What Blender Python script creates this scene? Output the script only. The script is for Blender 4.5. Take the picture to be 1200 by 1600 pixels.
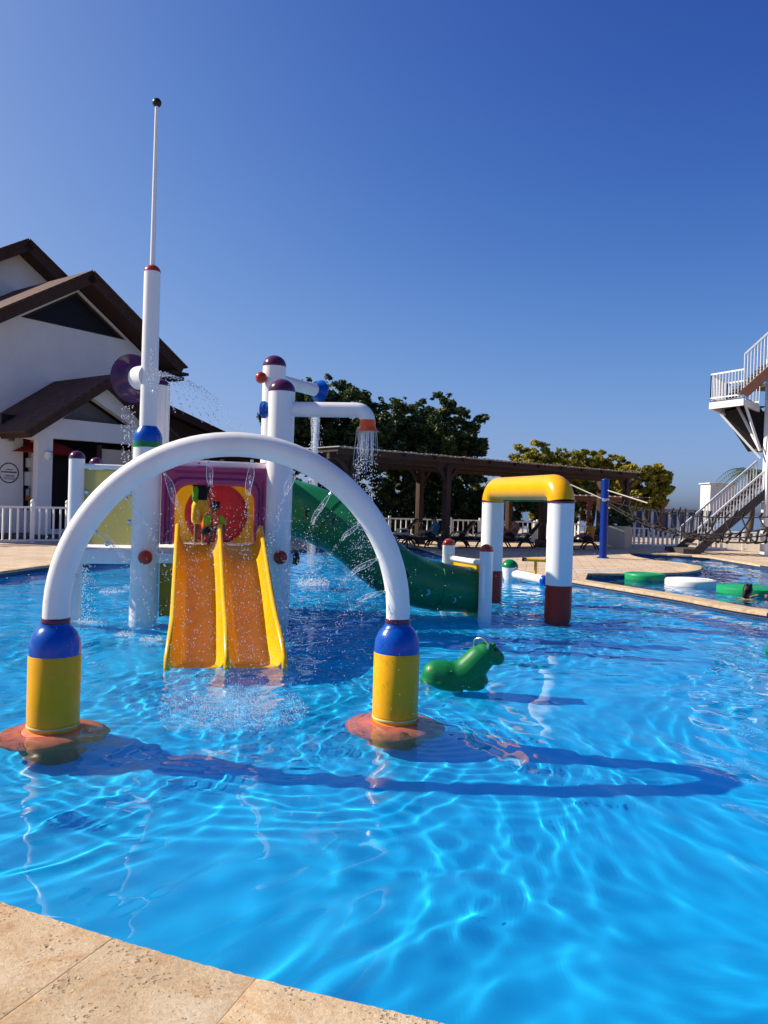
import bpy, bmesh, math, random
import numpy as np
from mathutils import Matrix, Vector

# ------------------------------------------------------------------ camera, sky, sun, exposure
S = bpy.context.scene
for o in list(bpy.data.objects): bpy.data.objects.remove(o)
COL = S.collection
EYE = 1.70
cam = bpy.data.cameras.new('camera'); camo = bpy.data.objects.new('camera', cam); COL.objects.link(camo); S.camera = camo
cam.sensor_fit = 'VERTICAL'; cam.sensor_height = 24; cam.lens = 18; cam.clip_start = .05; cam.clip_end = 6000
PITCH, ROLL, FPX = math.radians(-.57), math.radians(1.72), 1200.0
F = Vector((0, math.cos(PITCH), math.sin(PITCH))); _r = Vector((1, 0, 0)); _u = _r.cross(F)
R_ = _r*math.cos(ROLL) + _u*math.sin(ROLL); U_ = _u*math.cos(ROLL) - _r*math.sin(ROLL)
_M = Matrix((R_, U_, -F)).transposed().to_4x4(); _M.translation = (0, 0, EYE); camo.matrix_world = _M

EXPO = .60
SUN_EL, SUN_AZ = math.radians(37), math.radians(11.0)
w = bpy.data.worlds.new('World'); S.world = w; w.use_nodes = True
nt = w.node_tree; sky = nt.nodes.new('ShaderNodeTexSky'); sky.sky_type = 'NISHITA'; sky.sun_disc = False
sky.sun_elevation = SUN_EL; sky.sun_rotation = math.radians(-90) + SUN_AZ
sky.air_density = .7; sky.dust_density = 1.5; sky.ozone_density = 3; sky.altitude = 0
sep = nt.nodes.new('ShaderNodeSeparateColor'); comb = nt.nodes.new('ShaderNodeCombineColor')
nt.links.new(sky.outputs[0], sep.inputs[0])
def wm(op, a, b):
    n = nt.nodes.new('ShaderNodeMath'); n.operation = op
    for i, v in enumerate((a, b)):
        if isinstance(v, (int, float)): n.inputs[i].default_value = v
        else: nt.links.new(v, n.inputs[i])
    return n.outputs[0]
for i, (A, K, P_) in enumerate([(18.81, .401, 2.4), (17.696, .534, 2.37), (14.718, .873, 2.08)]):   # camera response on the sky colour
    x = wm('MULTIPLY', wm('POWER', wm('MULTIPLY', sep.outputs[i], .1), P_), A)
    y = wm('DIVIDE', x, wm('ADD', wm('DIVIDE', x, K), 1.0))
    nt.links.new(wm('MULTIPLY', y, 10.0/2**EXPO), comb.inputs[i])
nt.links.new(comb.outputs[0], nt.nodes['Background'].inputs[0]); nt.nodes['Background'].inputs[1].default_value = .1
sun = bpy.data.lights.new('sun', 'SUN'); sun.energy = 4.9; sun.angle = math.radians(.5); sun.color = (1, .90, .74)
suno = bpy.data.objects.new('sun', sun); COL.objects.link(suno)
SD = Vector((math.cos(SUN_EL)*math.cos(SUN_AZ), -math.cos(SUN_EL)*math.sin(SUN_AZ), -math.sin(SUN_EL)))
suno.rotation_euler = SD.to_track_quat('-Z', 'Y').to_euler()
sun.cycles.is_caustics_light = True
S.view_settings.view_transform = 'Standard'; S.view_settings.look = 'None'; S.view_settings.exposure = EXPO; S.view_settings.gamma = 1
S.view_settings.use_curve_mapping = False
S.render.engine = 'CYCLES'
c = S.cycles; c.use_denoising = True; c.caustics_refractive = True; c.caustics_reflective = True; c.blur_glossy = .8
c.max_bounces = 14; c.transmission_bounces = 8; c.transparent_max_bounces = 12; c.glossy_bounces = 4; c.diffuse_bounces = 6
c.sample_clamp_indirect = 3

# ------------------------------------------------------------------ pixel helpers (photo pixel -> direction -> place)
def ray(px, py): return (F*FPX + R_*(px-600) - U_*(py-800))/FPX
def G(px, py, z=.12):                      # where the pixel's ray meets the horizontal plane z
    d = ray(px, py); return Vector((0, 0, EYE)) + d*((z-EYE)/d.z)
def P(px, py, Y):                          # point of the pixel's ray at distance Y ahead
    d = ray(px, py); return Vector((0, 0, EYE)) + d*(Y/d.y)
def PL(px, py, pt, n):                     # where the ray meets a plane
    d = ray(px, py); o = Vector((0, 0, EYE)); return o + d*((pt-o).dot(n)/d.dot(n))
V = Vector
rnd = random.Random(7); rng = np.random.default_rng(11)

# ------------------------------------------------------------------ materials
MATS = {}
def mat(name, col, rough=.5, var=.12, scale=6, bump=0., bscale=60, metal=0., coat=0., trans=0., ior=1.45, alpha=1., streak=0., dirt=None):
    if name in MATS: return MATS[name]
    m = bpy.data.materials.new(name); m.use_nodes = True; n = m.node_tree; b = n.nodes['Principled BSDF']
    tc = n.nodes.new('ShaderNodeTexCoord'); no = n.nodes.new('ShaderNodeTexNoise')
    no.inputs['Scale'].default_value = scale; no.inputs['Detail'].default_value = 6; no.inputs['Roughness'].default_value = .62
    mp = n.nodes.new('ShaderNodeMapping'); n.links.new(tc.outputs['Object'], mp.inputs[0]); n.links.new(mp.outputs[0], no.inputs['Vector'])
    if streak: mp.inputs['Scale'].default_value = (1, 1, streak)
    mix = n.nodes.new('ShaderNodeMix'); mix.data_type = 'RGBA'
    lo = tuple(max(0, c_*(1-var)) for c_ in col); hi = tuple(min(1, c_*(1+var)) for c_ in col)
    if dirt: lo = dirt
    mix.inputs[6].default_value = (*lo, 1); mix.inputs[7].default_value = (*hi, 1)
    rp = n.nodes.new('ShaderNodeMapRange'); rp.inputs[1].default_value = .3; rp.inputs[2].default_value = .6 if dirt else .7
    n.links.new(no.outputs['Fac'], rp.inputs[0]); n.links.new(rp.outputs[0], mix.inputs[0])
    n.links.new(mix.outputs[2], b.inputs['Base Color'])
    b.inputs['Roughness'].default_value = rough; b.inputs['Metallic'].default_value = metal; b.inputs['Coat Weight'].default_value = coat*.35; b.inputs['Specular IOR Level'].default_value = .32
    b.inputs['Coat Roughness'].default_value = .12; b.inputs['Transmission Weight'].default_value = trans; b.inputs['IOR'].default_value = ior
    r2 = n.nodes.new('ShaderNodeMapRange'); r2.inputs[3].default_value = max(0, rough-.08); r2.inputs[4].default_value = min(1, rough+.1)
    n.links.new(no.outputs['Fac'], r2.inputs[0]); n.links.new(r2.outputs[0], b.inputs['Roughness'])
    if bump:
        n2 = n.nodes.new('ShaderNodeTexNoise'); n2.inputs['Scale'].default_value = bscale; n2.inputs['Detail'].default_value = 4
        n.links.new(mp.outputs[0], n2.inputs['Vector'])
        bp = n.nodes.new('ShaderNodeBump'); bp.inputs['Strength'].default_value = bump; bp.inputs['Distance'].default_value = .01
        n.links.new(n2.outputs['Fac'], bp.inputs['Height']); n.links.new(bp.outputs[0], b.inputs['Normal'])
    MATS[name] = m; return m
white = mat('white_paint', (.79, .785, .77), .3, .085, 2.2, coat=.4, streak=.3)
whitep = mat('white_rail', (.78, .78, .76), .45, .07, 4)
yellow = mat('yellow_gelcoat', (.83, .385, .001), .3, .07, 3, coat=.25)
slidey = mat('slide_yellow', (.84, .42, .001), .3, .08, 5, coat=.3, bump=.04, bscale=25)
blue = mat('blue_paint', (.001, .075, .40), .25, .08, 4, coat=.5)
deepblue = mat('deep_blue_paint', (.003, .032, .27), .3, .1, 4, coat=.3)
purple = mat('purple_plastic', (.36, .05, .16), .3, .1, 4, coat=.3)
plum = mat('plum_cap', (.085, .016, .06), .22, .1, 4, coat=.6)
darkpurple = mat('trumpet_purple', (.06, .018, .075), .2, .15, 5, coat=.7)
redball = mat('red_ball', (.36, .035, .02), .25, .12, 5, coat=.6)
redpaint = mat('red_brown_paint', (.34, .022, .012), .4, .1, 5, coat=.2)
orange = mat('orange_bell', (.80, .10, .015), .3, .1, 5, coat=.4)
green = mat('green_paint', (.005, .17, .05), .25, .1, 5, coat=.5)
tubegreen = mat('tube_green', (.010, .17, .055), .33, .14, 3, coat=.3, bump=.05, bscale=8)
toygreen = mat('toy_green', (.004, .17, .045), .42, .15, 6, coat=.15, bump=.05, bscale=30)
padgreen = mat('pad_green', (.01, .30, .11), .4, .1, 5)
redin = mat('red_plastic', (.42, .012, .02), .25, .1, 4, coat=.5)
black = mat('black_rubber', (.015, .015, .018), .4, .2, 8)
collar = mat('red_collar', (.78, .20, .11), .7, .25, 9, bump=.2, bscale=30)
chrome = mat('steel', (.65, .65, .66), .2, .05, 8, metal=1)
wallwhite = mat('white_render', (.70, .685, .66), .85, .07, .9, bump=.12, bscale=25)
wallbeige = mat('beige_render', (.52, .44, .34), .85, .08, .9, bump=.12, bscale=25)
soffit = mat('dark_wood', (.050, .026, .017), .75, .3, 5, streak=.2)
pergwood = mat('pergola_wood', (.060, .030, .021), .7, .3, 6, streak=.15)
pergslat = mat('weathered_slat', (.36, .31, .27), .8, .2, 8)
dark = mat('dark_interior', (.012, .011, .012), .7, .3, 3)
darkglass = mat('dark_glass', (.006, .008, .018), .6, .3, 3)
lounger_m = mat('brown_wicker', (.022, .015, .012), .55, .3, 30, bump=.3, bscale=120)
alu = mat('grey_metal', (.35, .34, .33), .35, .1, 8, metal=.8)
skinm = mat('skin_brown', (.26, .125, .07), .5, .12, 12)
skinl = mat('skin_tan', (.42, .22, .14), .5, .12, 12)
hairm = mat('black_hair', (.012, .009, .008), .45, .3, 60, bump=.5, bscale=90)
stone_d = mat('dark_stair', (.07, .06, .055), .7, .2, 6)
creamw = mat('cream_wall', (.62, .56, .40), .8, .06, 2)
bark = mat('bark', (.09, .065, .045), .9, .35, 8, bump=.6, bscale=25)
ropem = mat('dark_rope', (.018, .013, .012), .8, .3, 50)
ropel = mat('pale_rope', (.5, .46, .40), .8, .2, 50)
redcloth = mat('red_cloth', (.35, .02, .02), .8, .1, 5)

def shingle_mat():
    m = bpy.data.materials.new('roof_shingle'); m.use_nodes = True; n = m.node_tree; b = n.nodes['Principled BSDF']
    tc = n.nodes.new('ShaderNodeTexCoord'); br = n.nodes.new('ShaderNodeTexBrick')
    br.inputs['Scale'].default_value = 1; br.inputs['Brick Width'].default_value = .33; br.inputs['Row Height'].default_value = .16; br.inputs['Mortar Size'].default_value = .012
    br.inputs['Color1'].default_value = (.115, .042, .024, 1); br.inputs['Color2'].default_value = (.070, .027, .017, 1); br.inputs['Mortar'].default_value = (.012, .007, .006, 1)
    n.links.new(tc.outputs['UV'], br.inputs['Vector'])
    no = n.nodes.new('ShaderNodeTexNoise'); no.inputs['Scale'].default_value = 1.2; no.inputs['Detail'].default_value = 8; n.links.new(tc.outputs['UV'], no.inputs['Vector'])
    mx = n.nodes.new('ShaderNodeMix'); mx.data_type = 'RGBA'; mx.blend_type = 'MULTIPLY'; mx.inputs[0].default_value = .7
    rp = n.nodes.new('ShaderNodeMapRange'); rp.inputs[3].default_value = .4; rp.inputs[4].default_value = 1.6; n.links.new(no.outputs[0], rp.inputs[0])
    n.links.new(br.outputs['Color'], mx.inputs[6]); n.links.new(rp.outputs[0], mx.inputs[7]); n.links.new(mx.outputs[2], b.inputs['Base Color'])
    bp = n.nodes.new('ShaderNodeBump'); bp.inputs['Strength'].default_value = .6; bp.inputs['Distance'].default_value = .02; n.links.new(br.outputs['Color'], bp.inputs['Height']); n.links.new(bp.outputs[0], b.inputs['Normal'])
    b.inputs['Roughness'].default_value = .85; return m
shingle = shingle_mat()

def stone_mat(name, near):
    m = bpy.data.materials.new(name); m.use_nodes = True; n = m.node_tree; b = n.nodes['Principled BSDF']; L = n.links.new
    tc = n.nodes.new('ShaderNodeTexCoord'); N = n.nodes.new
    info = N('ShaderNodeObjectInfo'); off = N('ShaderNodeVectorMath'); off.operation = 'ADD'
    sc = N('ShaderNodeVectorMath'); sc.operation = 'SCALE'; sc.inputs[3].default_value = 37.0
    cx = N('ShaderNodeCombineXYZ'); L(info.outputs['Random'], cx.inputs[0]); L(info.outputs['Random'], cx.inputs[1]); L(cx.outputs[0], sc.inputs[0])
    L(tc.outputs['Object'], off.inputs[0]); L(sc.outputs[0], off.inputs[1]); vec = off.outputs[0]
    def noise(s, d=8, r=.6, dist=0):
        q = N('ShaderNodeTexNoise'); q.inputs['Scale'].default_value = s; q.inputs['Detail'].default_value = d; q.inputs['Roughness'].default_value = r; q.inputs['Distortion'].default_value = dist
        L(vec, q.inputs['Vector']); return q.outputs['Fac']
    def ramp(fac, stops):
        q = N('ShaderNodeValToRGB'); e = q.color_ramp.elements
        while len(e) < len(stops): e.new(.5)
        for k, (p, c_) in enumerate(stops): e[k].position = p; e[k].color = (*c_, 1)
        L(fac, q.inputs[0]); return q.outputs[0]
    def mixc(f, a, c_, mode='MIX'):
        q = N('ShaderNodeMix'); q.data_type = 'RGBA'; q.blend_type = mode
        if isinstance(f, float): q.inputs[0].default_value = f
        else: L(f, q.inputs[0])
        L(a, q.inputs[6]); L(c_, q.inputs[7]); return q.outputs[2]
    base = ramp(noise(2.4, 10, .65, .4), [(.3, (.50, .345, .195)), (.5, (.65, .49, .31)), (.72, (.74, .61, .44))])
    blotch = ramp(noise(5.5, 8, .7, 1.2), [(.50, (1, 1, 1)), (.66, (.84, .62, .42))])
    col = mixc(.75, base, blotch, 'MULTIPLY')
    fine = ramp(noise(60, 10, .75), [(.28, (.58, .54, .48)), (.6, (1.12, 1.1, 1.07))]); col = mixc(.7, col, fine, 'MULTIPLY')
    # eroded pits of coral stone
    wv = N('ShaderNodeTexNoise'); wv.inputs['Scale'].default_value = 14; L(vec, wv.inputs['Vector'])
    wadd = N('ShaderNodeVectorMath'); wadd.operation = 'MULTIPLY_ADD'; L(wv.outputs['Color'], wadd.inputs[0]); wadd.inputs[1].default_value = (.03, .03, .03); L(vec, wadd.inputs[2])
    st = N('ShaderNodeMapping'); st.inputs['Scale'].default_value = (.8, 1.2, 1); st.inputs['Rotation'].default_value = (0, 0, .45); L(wadd.outputs[0], st.inputs[0])
    vo = N('ShaderNodeTexVoronoi'); vo.inputs['Scale'].default_value = 52; L(st.outputs[0], vo.inputs['Vector'])
    area = ramp(noise(4.0, 4, .5), [(.42, (0, 0, 0)), (.62, (1, 1, 1))])
    th = N('ShaderNodeMath'); th.operation = 'MULTIPLY_ADD'; L(area, th.inputs[0]); th.inputs[1].default_value = .34; th.inputs[2].default_value = .04
    sb = N('ShaderNodeMath'); sb.operation = 'SUBTRACT'; L(th.outputs[0], sb.inputs[0]); L(vo.outputs['Distance'], sb.inputs[1])
    v2 = N('ShaderNodeTexVoronoi'); v2.inputs['Scale'].default_value = 13; L(wadd.outputs[0], v2.inputs['Vector'])
    sb2 = N('ShaderNodeMath'); sb2.operation = 'MULTIPLY_ADD'; L(area, sb2.inputs[0]); sb2.inputs[1].default_value = .26; sb2.inputs[2].default_value = -.10
    sb3 = N('ShaderNodeMath'); sb3.operation = 'SUBTRACT'; L(sb2.outputs[0], sb3.inputs[0]); L(v2.outputs['Distance'], sb3.inputs[1])
    sbm = N('ShaderNodeMath'); sbm.operation = 'MAXIMUM'; L(sb.outputs[0], sbm.inputs[0]); L(sb3.outputs[0], sbm.inputs[1])
    pit = N('ShaderNodeMapRange'); pit.inputs[1].default_value = 0; pit.inputs[2].default_value = .10; L(sbm.outputs[0], pit.inputs[0])
    pc = N('ShaderNodeRGB'); pc.outputs[0].default_value = (.33, .225, .13, 1)
    pf = N('ShaderNodeMath'); pf.operation = 'MULTIPLY'; L(pit.outputs[0], pf.inputs[0]); pf.inputs[1].default_value = .55
    col = mixc(pf.outputs[0], col, pc.outputs[0])
    rv = N('ShaderNodeMapRange'); rv.inputs[3].default_value = .9; rv.inputs[4].default_value = 1.1; L(info.outputs['Random'], rv.inputs[0])
    hs = N('ShaderNodeHueSaturation'); L(rv.outputs[0], hs.inputs['Value']); L(col, hs.inputs['Color']); L(hs.outputs[0], b.inputs['Base Color'])
    b.inputs['Roughness'].default_value = .82
    hgt = N('ShaderNodeMath'); hgt.operation = 'MULTIPLY_ADD'; L(pit.outputs[0], hgt.inputs[0]); hgt.inputs[1].default_value = -.9; L(noise(26, 12, .78), hgt.inputs[2])
    bp = N('ShaderNodeBump'); bp.inputs['Strength'].default_value = .9; bp.inputs['Distance'].default_value = .016
    L(hgt.outputs[0], bp.inputs['Height']); L(bp.outputs[0], b.inputs['Normal'])
    return m
stone_near = stone_mat('coral_stone', True)

def brickmat(name, c1, c2, mort, bw, rh, ms, rough=.8, offset=.5, rot=0, bumpd=.004):
    m = bpy.data.materials.new(name); m.use_nodes = True; n = m.node_tree; b = n.nodes['Principled BSDF']; L = n.links.new
    tc = n.nodes.new('ShaderNodeTexCoord'); mp = n.nodes.new('ShaderNodeMapping'); mp.inputs['Rotation'].default_value = (0, 0, rot)
    br = n.nodes.new('ShaderNodeTexBrick'); br.offset = offset
    for k, v_ in (('Scale', 1), ('Brick Width', bw), ('Row Height', rh), ('Mortar Size', ms), ('Color1', (*c1, 1)), ('Color2', (*c2, 1)), ('Mortar', (*mort, 1))): br.inputs[k].default_value = v_
    L(tc.outputs['UV' if 'tile' in name else 'Object'], mp.inputs[0]); L(mp.outputs[0], br.inputs['Vector'])
    no = n.nodes.new('ShaderNodeTexNoise'); no.inputs['Scale'].default_value = 1.3; no.inputs['Detail'].default_value = 9; L(tc.outputs['Object'], no.inputs['Vector'])
    rp = n.nodes.new('ShaderNodeMapRange'); rp.inputs[3].default_value = .65; rp.inputs[4].default_value = 1.3; L(no.outputs[0], rp.inputs[0])
    mx = n.nodes.new('ShaderNodeMix'); mx.data_type = 'RGBA'; mx.blend_type = 'MULTIPLY'; mx.inputs[0].default_value = .8
    L(br.outputs['Color'], mx.inputs[6]); L(rp.outputs[0], mx.inputs[7]); L(mx.outputs[2], b.inputs['Base Color']); b.inputs['Roughness'].default_value = rough
    bp = n.nodes.new('ShaderNodeBump'); bp.inputs['Strength'].default_value = .5; bp.inputs['Distance'].default_value = bumpd; L(br.outputs['Fac'], bp.inputs['Height']); bp.invert = True; L(bp.outputs[0], b.inputs['Normal'])
    return m
paver = brickmat('deck_paver', (.62, .47, .32), (.52, .39, .265), (.26, .19, .13), .62, .42, .012, rot=.2)
tile = brickmat('pool_tile', (.02, .045, .13), (.01, .025, .08), (.10, .13, .18), .03, .03, .003, .25, 0)
poolfloor = mat('pool_paint', (.001, .405, .75), .75, .08, .7)
deepfloor = mat('deep_pool_paint', (.001, .31, .64), .75, .10, .5)
ground_m = mat('ground_soil', (.16, .13, .07), .9, .35, .5)
def water_mat():
    m = bpy.data.materials.new('pool_water'); m.use_nodes = True; n = m.node_tree; n.nodes.clear()
    g = n.nodes.new('ShaderNodeBsdfGlass'); g.inputs['Roughness'].default_value = 0; g.inputs['IOR'].default_value = 1.333; g.inputs['Color'].default_value = (.97, .99, 1, 1)
    o = n.nodes.new('ShaderNodeOutputMaterial'); n.links.new(g.outputs[0], o.inputs[0]); return m
waterm = water_mat()
def sea_mat():
    m = mat('sea_water', (.012, .05, .14), .12, .2, .05, bump=.5, bscale=1.5); return m
def film_mat(name, a, col=(.9, .95, 1)):
    m = bpy.data.materials.new(name); m.use_nodes = True; n = m.node_tree; n.nodes.clear(); L = n.links.new
    t = n.nodes.new('ShaderNodeBsdfTransparent'); d = n.nodes.new('ShaderNodeBsdfPrincipled'); d.inputs['Base Color'].default_value = (*col, 1); d.inputs['Roughness'].default_value = .15
    no = n.nodes.new('ShaderNodeTexNoise'); no.inputs['Scale'].default_value = 55; no.inputs['Detail'].default_value = 5; tc = n.nodes.new('ShaderNodeTexCoord'); L(tc.outputs['Object'], no.inputs['Vector'])
    rp = n.nodes.new('ShaderNodeMapRange'); rp.inputs[1].default_value = .42; rp.inputs[2].default_value = .72; rp.inputs[3].default_value = a*.25; rp.inputs[4].default_value = min(1, a*2.2); L(no.outputs[0], rp.inputs[0])
    mx = n.nodes.new('ShaderNodeMixShader'); L(rp.outputs[0], mx.inputs[0]); L(t.outputs[0], mx.inputs[1]); L(d.outputs[0], mx.inputs[2])
    o = n.nodes.new('ShaderNodeOutputMaterial'); L(mx.outputs[0], o.inputs[0]); return m
film = film_mat('water_film', .11)
foamfilm = film_mat('foam_film', .20, (.95, .97, 1))
def drop_mat():
    m = bpy.data.materials.new('water_drop'); m.use_nodes = True; b = m.node_tree.nodes['Principled BSDF']
    b.inputs['Base Color'].default_value = (.95, .97, 1, 1); b.inputs['Roughness'].default_value = .08; b.inputs['Transmission Weight'].default_value = .45; b.inputs['IOR'].default_value = 1.33; return m
dropm = drop_mat()
def acrylic_mat():
    m = bpy.data.materials.new('yellow_acrylic'); m.use_nodes = True; n = m.node_tree; n.nodes.clear(); L = n.links.new
    d = n.nodes.new('ShaderNodeBsdfPrincipled'); d.inputs['Base Color'].default_value = (.56, .54, .28, 1); d.inputs['Roughness'].default_value = .12
    t = n.nodes.new('ShaderNodeBsdfTranslucent'); t.inputs[0].default_value = (.50, .48, .24, 1); tr = n.nodes.new('ShaderNodeBsdfTransparent'); tr.inputs[0].default_value = (.8, .8, .45, 1)
    a = n.nodes.new('ShaderNodeMixShader'); a.inputs[0].default_value = .55; L(d.outputs[0], a.inputs[1]); L(t.outputs[0], a.inputs[2])
    b = n.nodes.new('ShaderNodeMixShader'); b.inputs[0].default_value = .12; L(a.outputs[0], b.inputs[1]); L(tr.outputs[0], b.inputs[2])
    o = n.nodes.new('ShaderNodeOutputMaterial'); L(b.outputs[0], o.inputs[0]); return m
acrylic = acrylic_mat()
def leaf_mat(name, c1, c2, c3):
    m = bpy.data.materials.new(name); m.use_nodes = True; n = m.node_tree; b = n.nodes['Principled BSDF']; L = n.links.new
    at = n.nodes.new('ShaderNodeAttribute'); at.attribute_name = 'tone'
    rp = n.nodes.new('ShaderNodeValToRGB'); e = rp.color_ramp.elements; e.new(.5)
    for k, (p, c_) in enumerate(((0, c1), (.55, c2), (1, c3))): e[k].position = p; e[k].color = (*c_, 1)
    L(at.outputs['Fac'], rp.inputs[0]); L(rp.outputs[0], b.inputs['Base Color']); b.inputs['Roughness'].default_value = .55
    tl = n.nodes.new('ShaderNodeBsdfTranslucent'); L(rp.outputs[0], tl.inputs[0]); mx = n.nodes.new('ShaderNodeMixShader'); mx.inputs[0].default_value = .3
    o = n.nodes['Material Output']; L(b.outputs[0], mx.inputs[1]); L(tl.outputs[0], mx.inputs[2]); L(mx.outputs[0], o.inputs[0]); return m
leaf_dark = leaf_mat('leaf_dark', (.012, .030, .007), (.038, .075, .013), (.13, .15, .02))
leaf_yel = leaf_mat('leaf_yellow', (.08, .10, .012), (.30, .27, .02), (.52, .40, .03))
leaf_palm = leaf_mat('leaf_palm', (.02, .05, .012), (.05, .09, .02), (.10, .13, .03))

# ------------------------------------------------------------------ mesh builder
ORG = {}
class MB:
    def __init__(s): s.v = []; s.f = []; s.uv = None
    def add(s, vs, fs):
        b = len(s.v); s.v += [tuple(p) for p in vs]; s.f += [tuple(i+b for i in f) for f in fs]; return s
    def box(s, c, size, rz=0, rot=None):
        c = V(c); hx, hy, hz = size[0]/2, size[1]/2, size[2]/2
        M = rot if rot is not None else Matrix.Rotation(rz, 3, 'Z')
        vs = [c + M @ V((x*hx, y*hy, z*hz)) for z in (-1, 1) for y in (-1, 1) for x in (-1, 1)]
        return s.add(vs, [(0, 2, 3, 1), (4, 5, 7, 6), (0, 1, 5, 4), (2, 6, 7, 3), (0, 4, 6, 2), (1, 3, 7, 5)])
    def beam(s, a, b, w_, h, up=(0, 0, 1)):
        a, b = V(a), V(b); d = (b-a); l = d.length; d.normalize(); up = V(up)
        x = d.cross(up)
        if x.length < 1e-4: x = d.cross(V((0, 1, 0)))
        x.normalize(); z = x.cross(d)
        M = Matrix((x, d, z)).transposed()
        return s.box((a+b)/2, (w_, l, h), rot=M)
    def tube(s, pts, r, seg=20, caps=True, closed=False):
        pts = [V(p) for p in pts]; n = len(pts); rs = r if hasattr(r, '__len__') else [r]*n
        vs = []; prev = None
        for i, p in enumerate(pts):
            t = (pts[min(i+1, n-1)] - pts[max(i-1, 0)]).normalized() if not closed else (pts[(i+1) % n]-pts[i-1]).normalized()
            if prev is None:
                a = V((0, 0, 1)) if abs(t.z) < .9 else V((0, 1, 0)); x = t.cross(a).normalized()
            else: x = (prev - t*prev.dot(t)).normalized()
            prev = x; y = t.cross(x)
            vs += [p + (x*math.cos(k*2*math.pi/seg) + y*math.sin(k*2*math.pi/seg))*rs[i] for k in range(seg)]
        fs = []
        m = n if closed else n-1
        for i in range(m):
            j = (i+1) % n
            for k in range(seg):
                l = (k+1) % seg; fs.append((i*seg+k, i*seg+l, j*seg+l, j*seg+k))
        if caps and not closed: fs += [tuple(range(seg))[::-1], tuple((n-1)*seg+k for k in range(seg))]
        return s.add(vs, fs)
    def lathe(s, prof, o, axis=(0, 0, 1), seg=32):
        o = V(o); q = V((0, 0, 1)).rotation_difference(V(axis)).to_matrix(); n = len(prof)
        vs = [o + q @ V((r*math.cos(k*2*math.pi/seg), r*math.sin(k*2*math.pi/seg), z)) for r, z in prof for k in range(seg)]
        fs = [(i*seg+k, i*seg+(k+1) % seg, (i+1)*seg+(k+1) % seg, (i+1)*seg+k) for i in range(n-1) for k in range(seg)]
        if prof[0][0] > 1e-4: fs.append(tuple(range(seg))[::-1])
        if prof[-1][0] > 1e-4: fs.append(tuple((n-1)*seg+k for k in range(seg)))
        return s.add(vs, fs)
    def dome(s, o, r, axis=(0, 0, 1), seg=28, squash=1., lip=0.):
        return s.lathe([(r, -lip)] + [(r*math.cos(a*math.pi/16), r*squash*math.sin(a*math.pi/16)) for a in range(8)] + [(1e-5, r*squash)], o, axis, seg)
    def ball(s, o, r, seg=20, sc=(1, 1, 1)):
        o = V(o); n = 12
        b = len(s.v)
        s.lathe([(max(1e-5, r*math.sin(i*math.pi/n)), -r*math.cos(i*math.pi/n)) for i in range(n+1)], (0, 0, 0), seg=seg)
        s.v[b:] = [tuple(o + V((p[0]*sc[0], p[1]*sc[1], p[2]*sc[2]))) for p in s.v[b:]]
        return s
    def prism(s, poly, ext):
        ext = V(ext); n = len(poly); poly = [V(p) for p in poly]
        vs = poly + [p+ext for p in poly]
        return s.add(vs, [tuple(range(n))[::-1], tuple(range(n, 2*n))] + [(i, (i+1) % n, n+(i+1) % n, n+i) for i in range(n)])
    def capsule(s, a, b, ra, rb, seg=12):
        a, b = V(a), V(b); d = b-a; l = d.length
        if l < 1e-5: return s.ball(a, max(ra, rb), seg)
        prof = [(1e-5, -ra)] + [(ra*math.sin(t*math.pi/10), -ra*math.cos(t*math.pi/10)) for t in range(1, 6)]
        prof += [(rb*math.cos(t*math.pi/10), l+rb*math.sin(t*math.pi/10)) for t in range(0, 5)] + [(1e-5, l+rb)]
        return s.lathe(prof, a, d.normalized(), seg)
    def build(s, name, m, parent=None, smooth=True, angle=40, bevel=0):
        off = ORG.get(parent.name, V((0, 0, 0))) if parent else V((0, 0, 0))
        me = bpy.data.meshes.new(name); me.from_pydata([tuple(V(p)-off) for p in s.v], [], s.f)
        bm = bmesh.new(); bm.from_mesh(me); bmesh.ops.remove_doubles(bm, verts=bm.verts, dist=1e-5); bmesh.ops.recalc_face_normals(bm, faces=bm.faces)
        if bevel: bmesh.ops.bevel(bm, geom=[e for e in bm.edges if len(e.link_faces) == 2 and e.calc_face_angle(0) > .7], offset=bevel, segments=2, affect='EDGES', profile=.6)
        bm.to_mesh(me); bm.free()
        me.materials.append(m)
        if smooth: me.shade_smooth(); me.set_sharp_from_angle(angle=math.radians(angle))
        o = bpy.data.objects.new(name, me); COL.objects.link(o); o.cycles.is_caustics_receiver = True
        if parent: o.parent = parent; ORG[o.name] = off
        else: ORG[o.name] = V((0, 0, 0))
        return o
def tag(o, label=None, cat=None, group=None, kind=None):
    if label: o['label'] = label
    if cat: o['category'] = cat
    if group: o['group'] = group
    if kind: o['kind'] = kind
    return o
def thing(name, loc, label, cat, group=None):
    o = bpy.data.objects.new(name, None); COL.objects.link(o); o.location = loc; o.empty_display_size = .1
    ORG[o.name] = V(loc); return tag(o, label, cat, group)
def copy_tree(o, parent=None):
    q = o.copy(); COL.objects.link(q); q.parent = parent
    for ch in o.children: copy_tree(ch, q)
    return q
def fast_mesh(name, v, f, m, smooth=False):
    me = bpy.data.meshes.new(name); v = np.asarray(v, 'f'); f = np.asarray(f, 'i')
    me.vertices.add(len(v)); me.vertices.foreach_set('co', v.ravel()); me.loops.add(f.size); me.loops.foreach_set('vertex_index', f.ravel())
    me.polygons.add(len(f)); me.polygons.foreach_set('loop_start', np.arange(len(f), dtype='i')*f.shape[1]); me.update(calc_edges=True)
    me.materials.append(m)
    if smooth: me.shade_smooth()
    o = bpy.data.objects.new(name, me); COL.objects.link(o); ORG[o.name] = V((0, 0, 0)); return o
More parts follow.
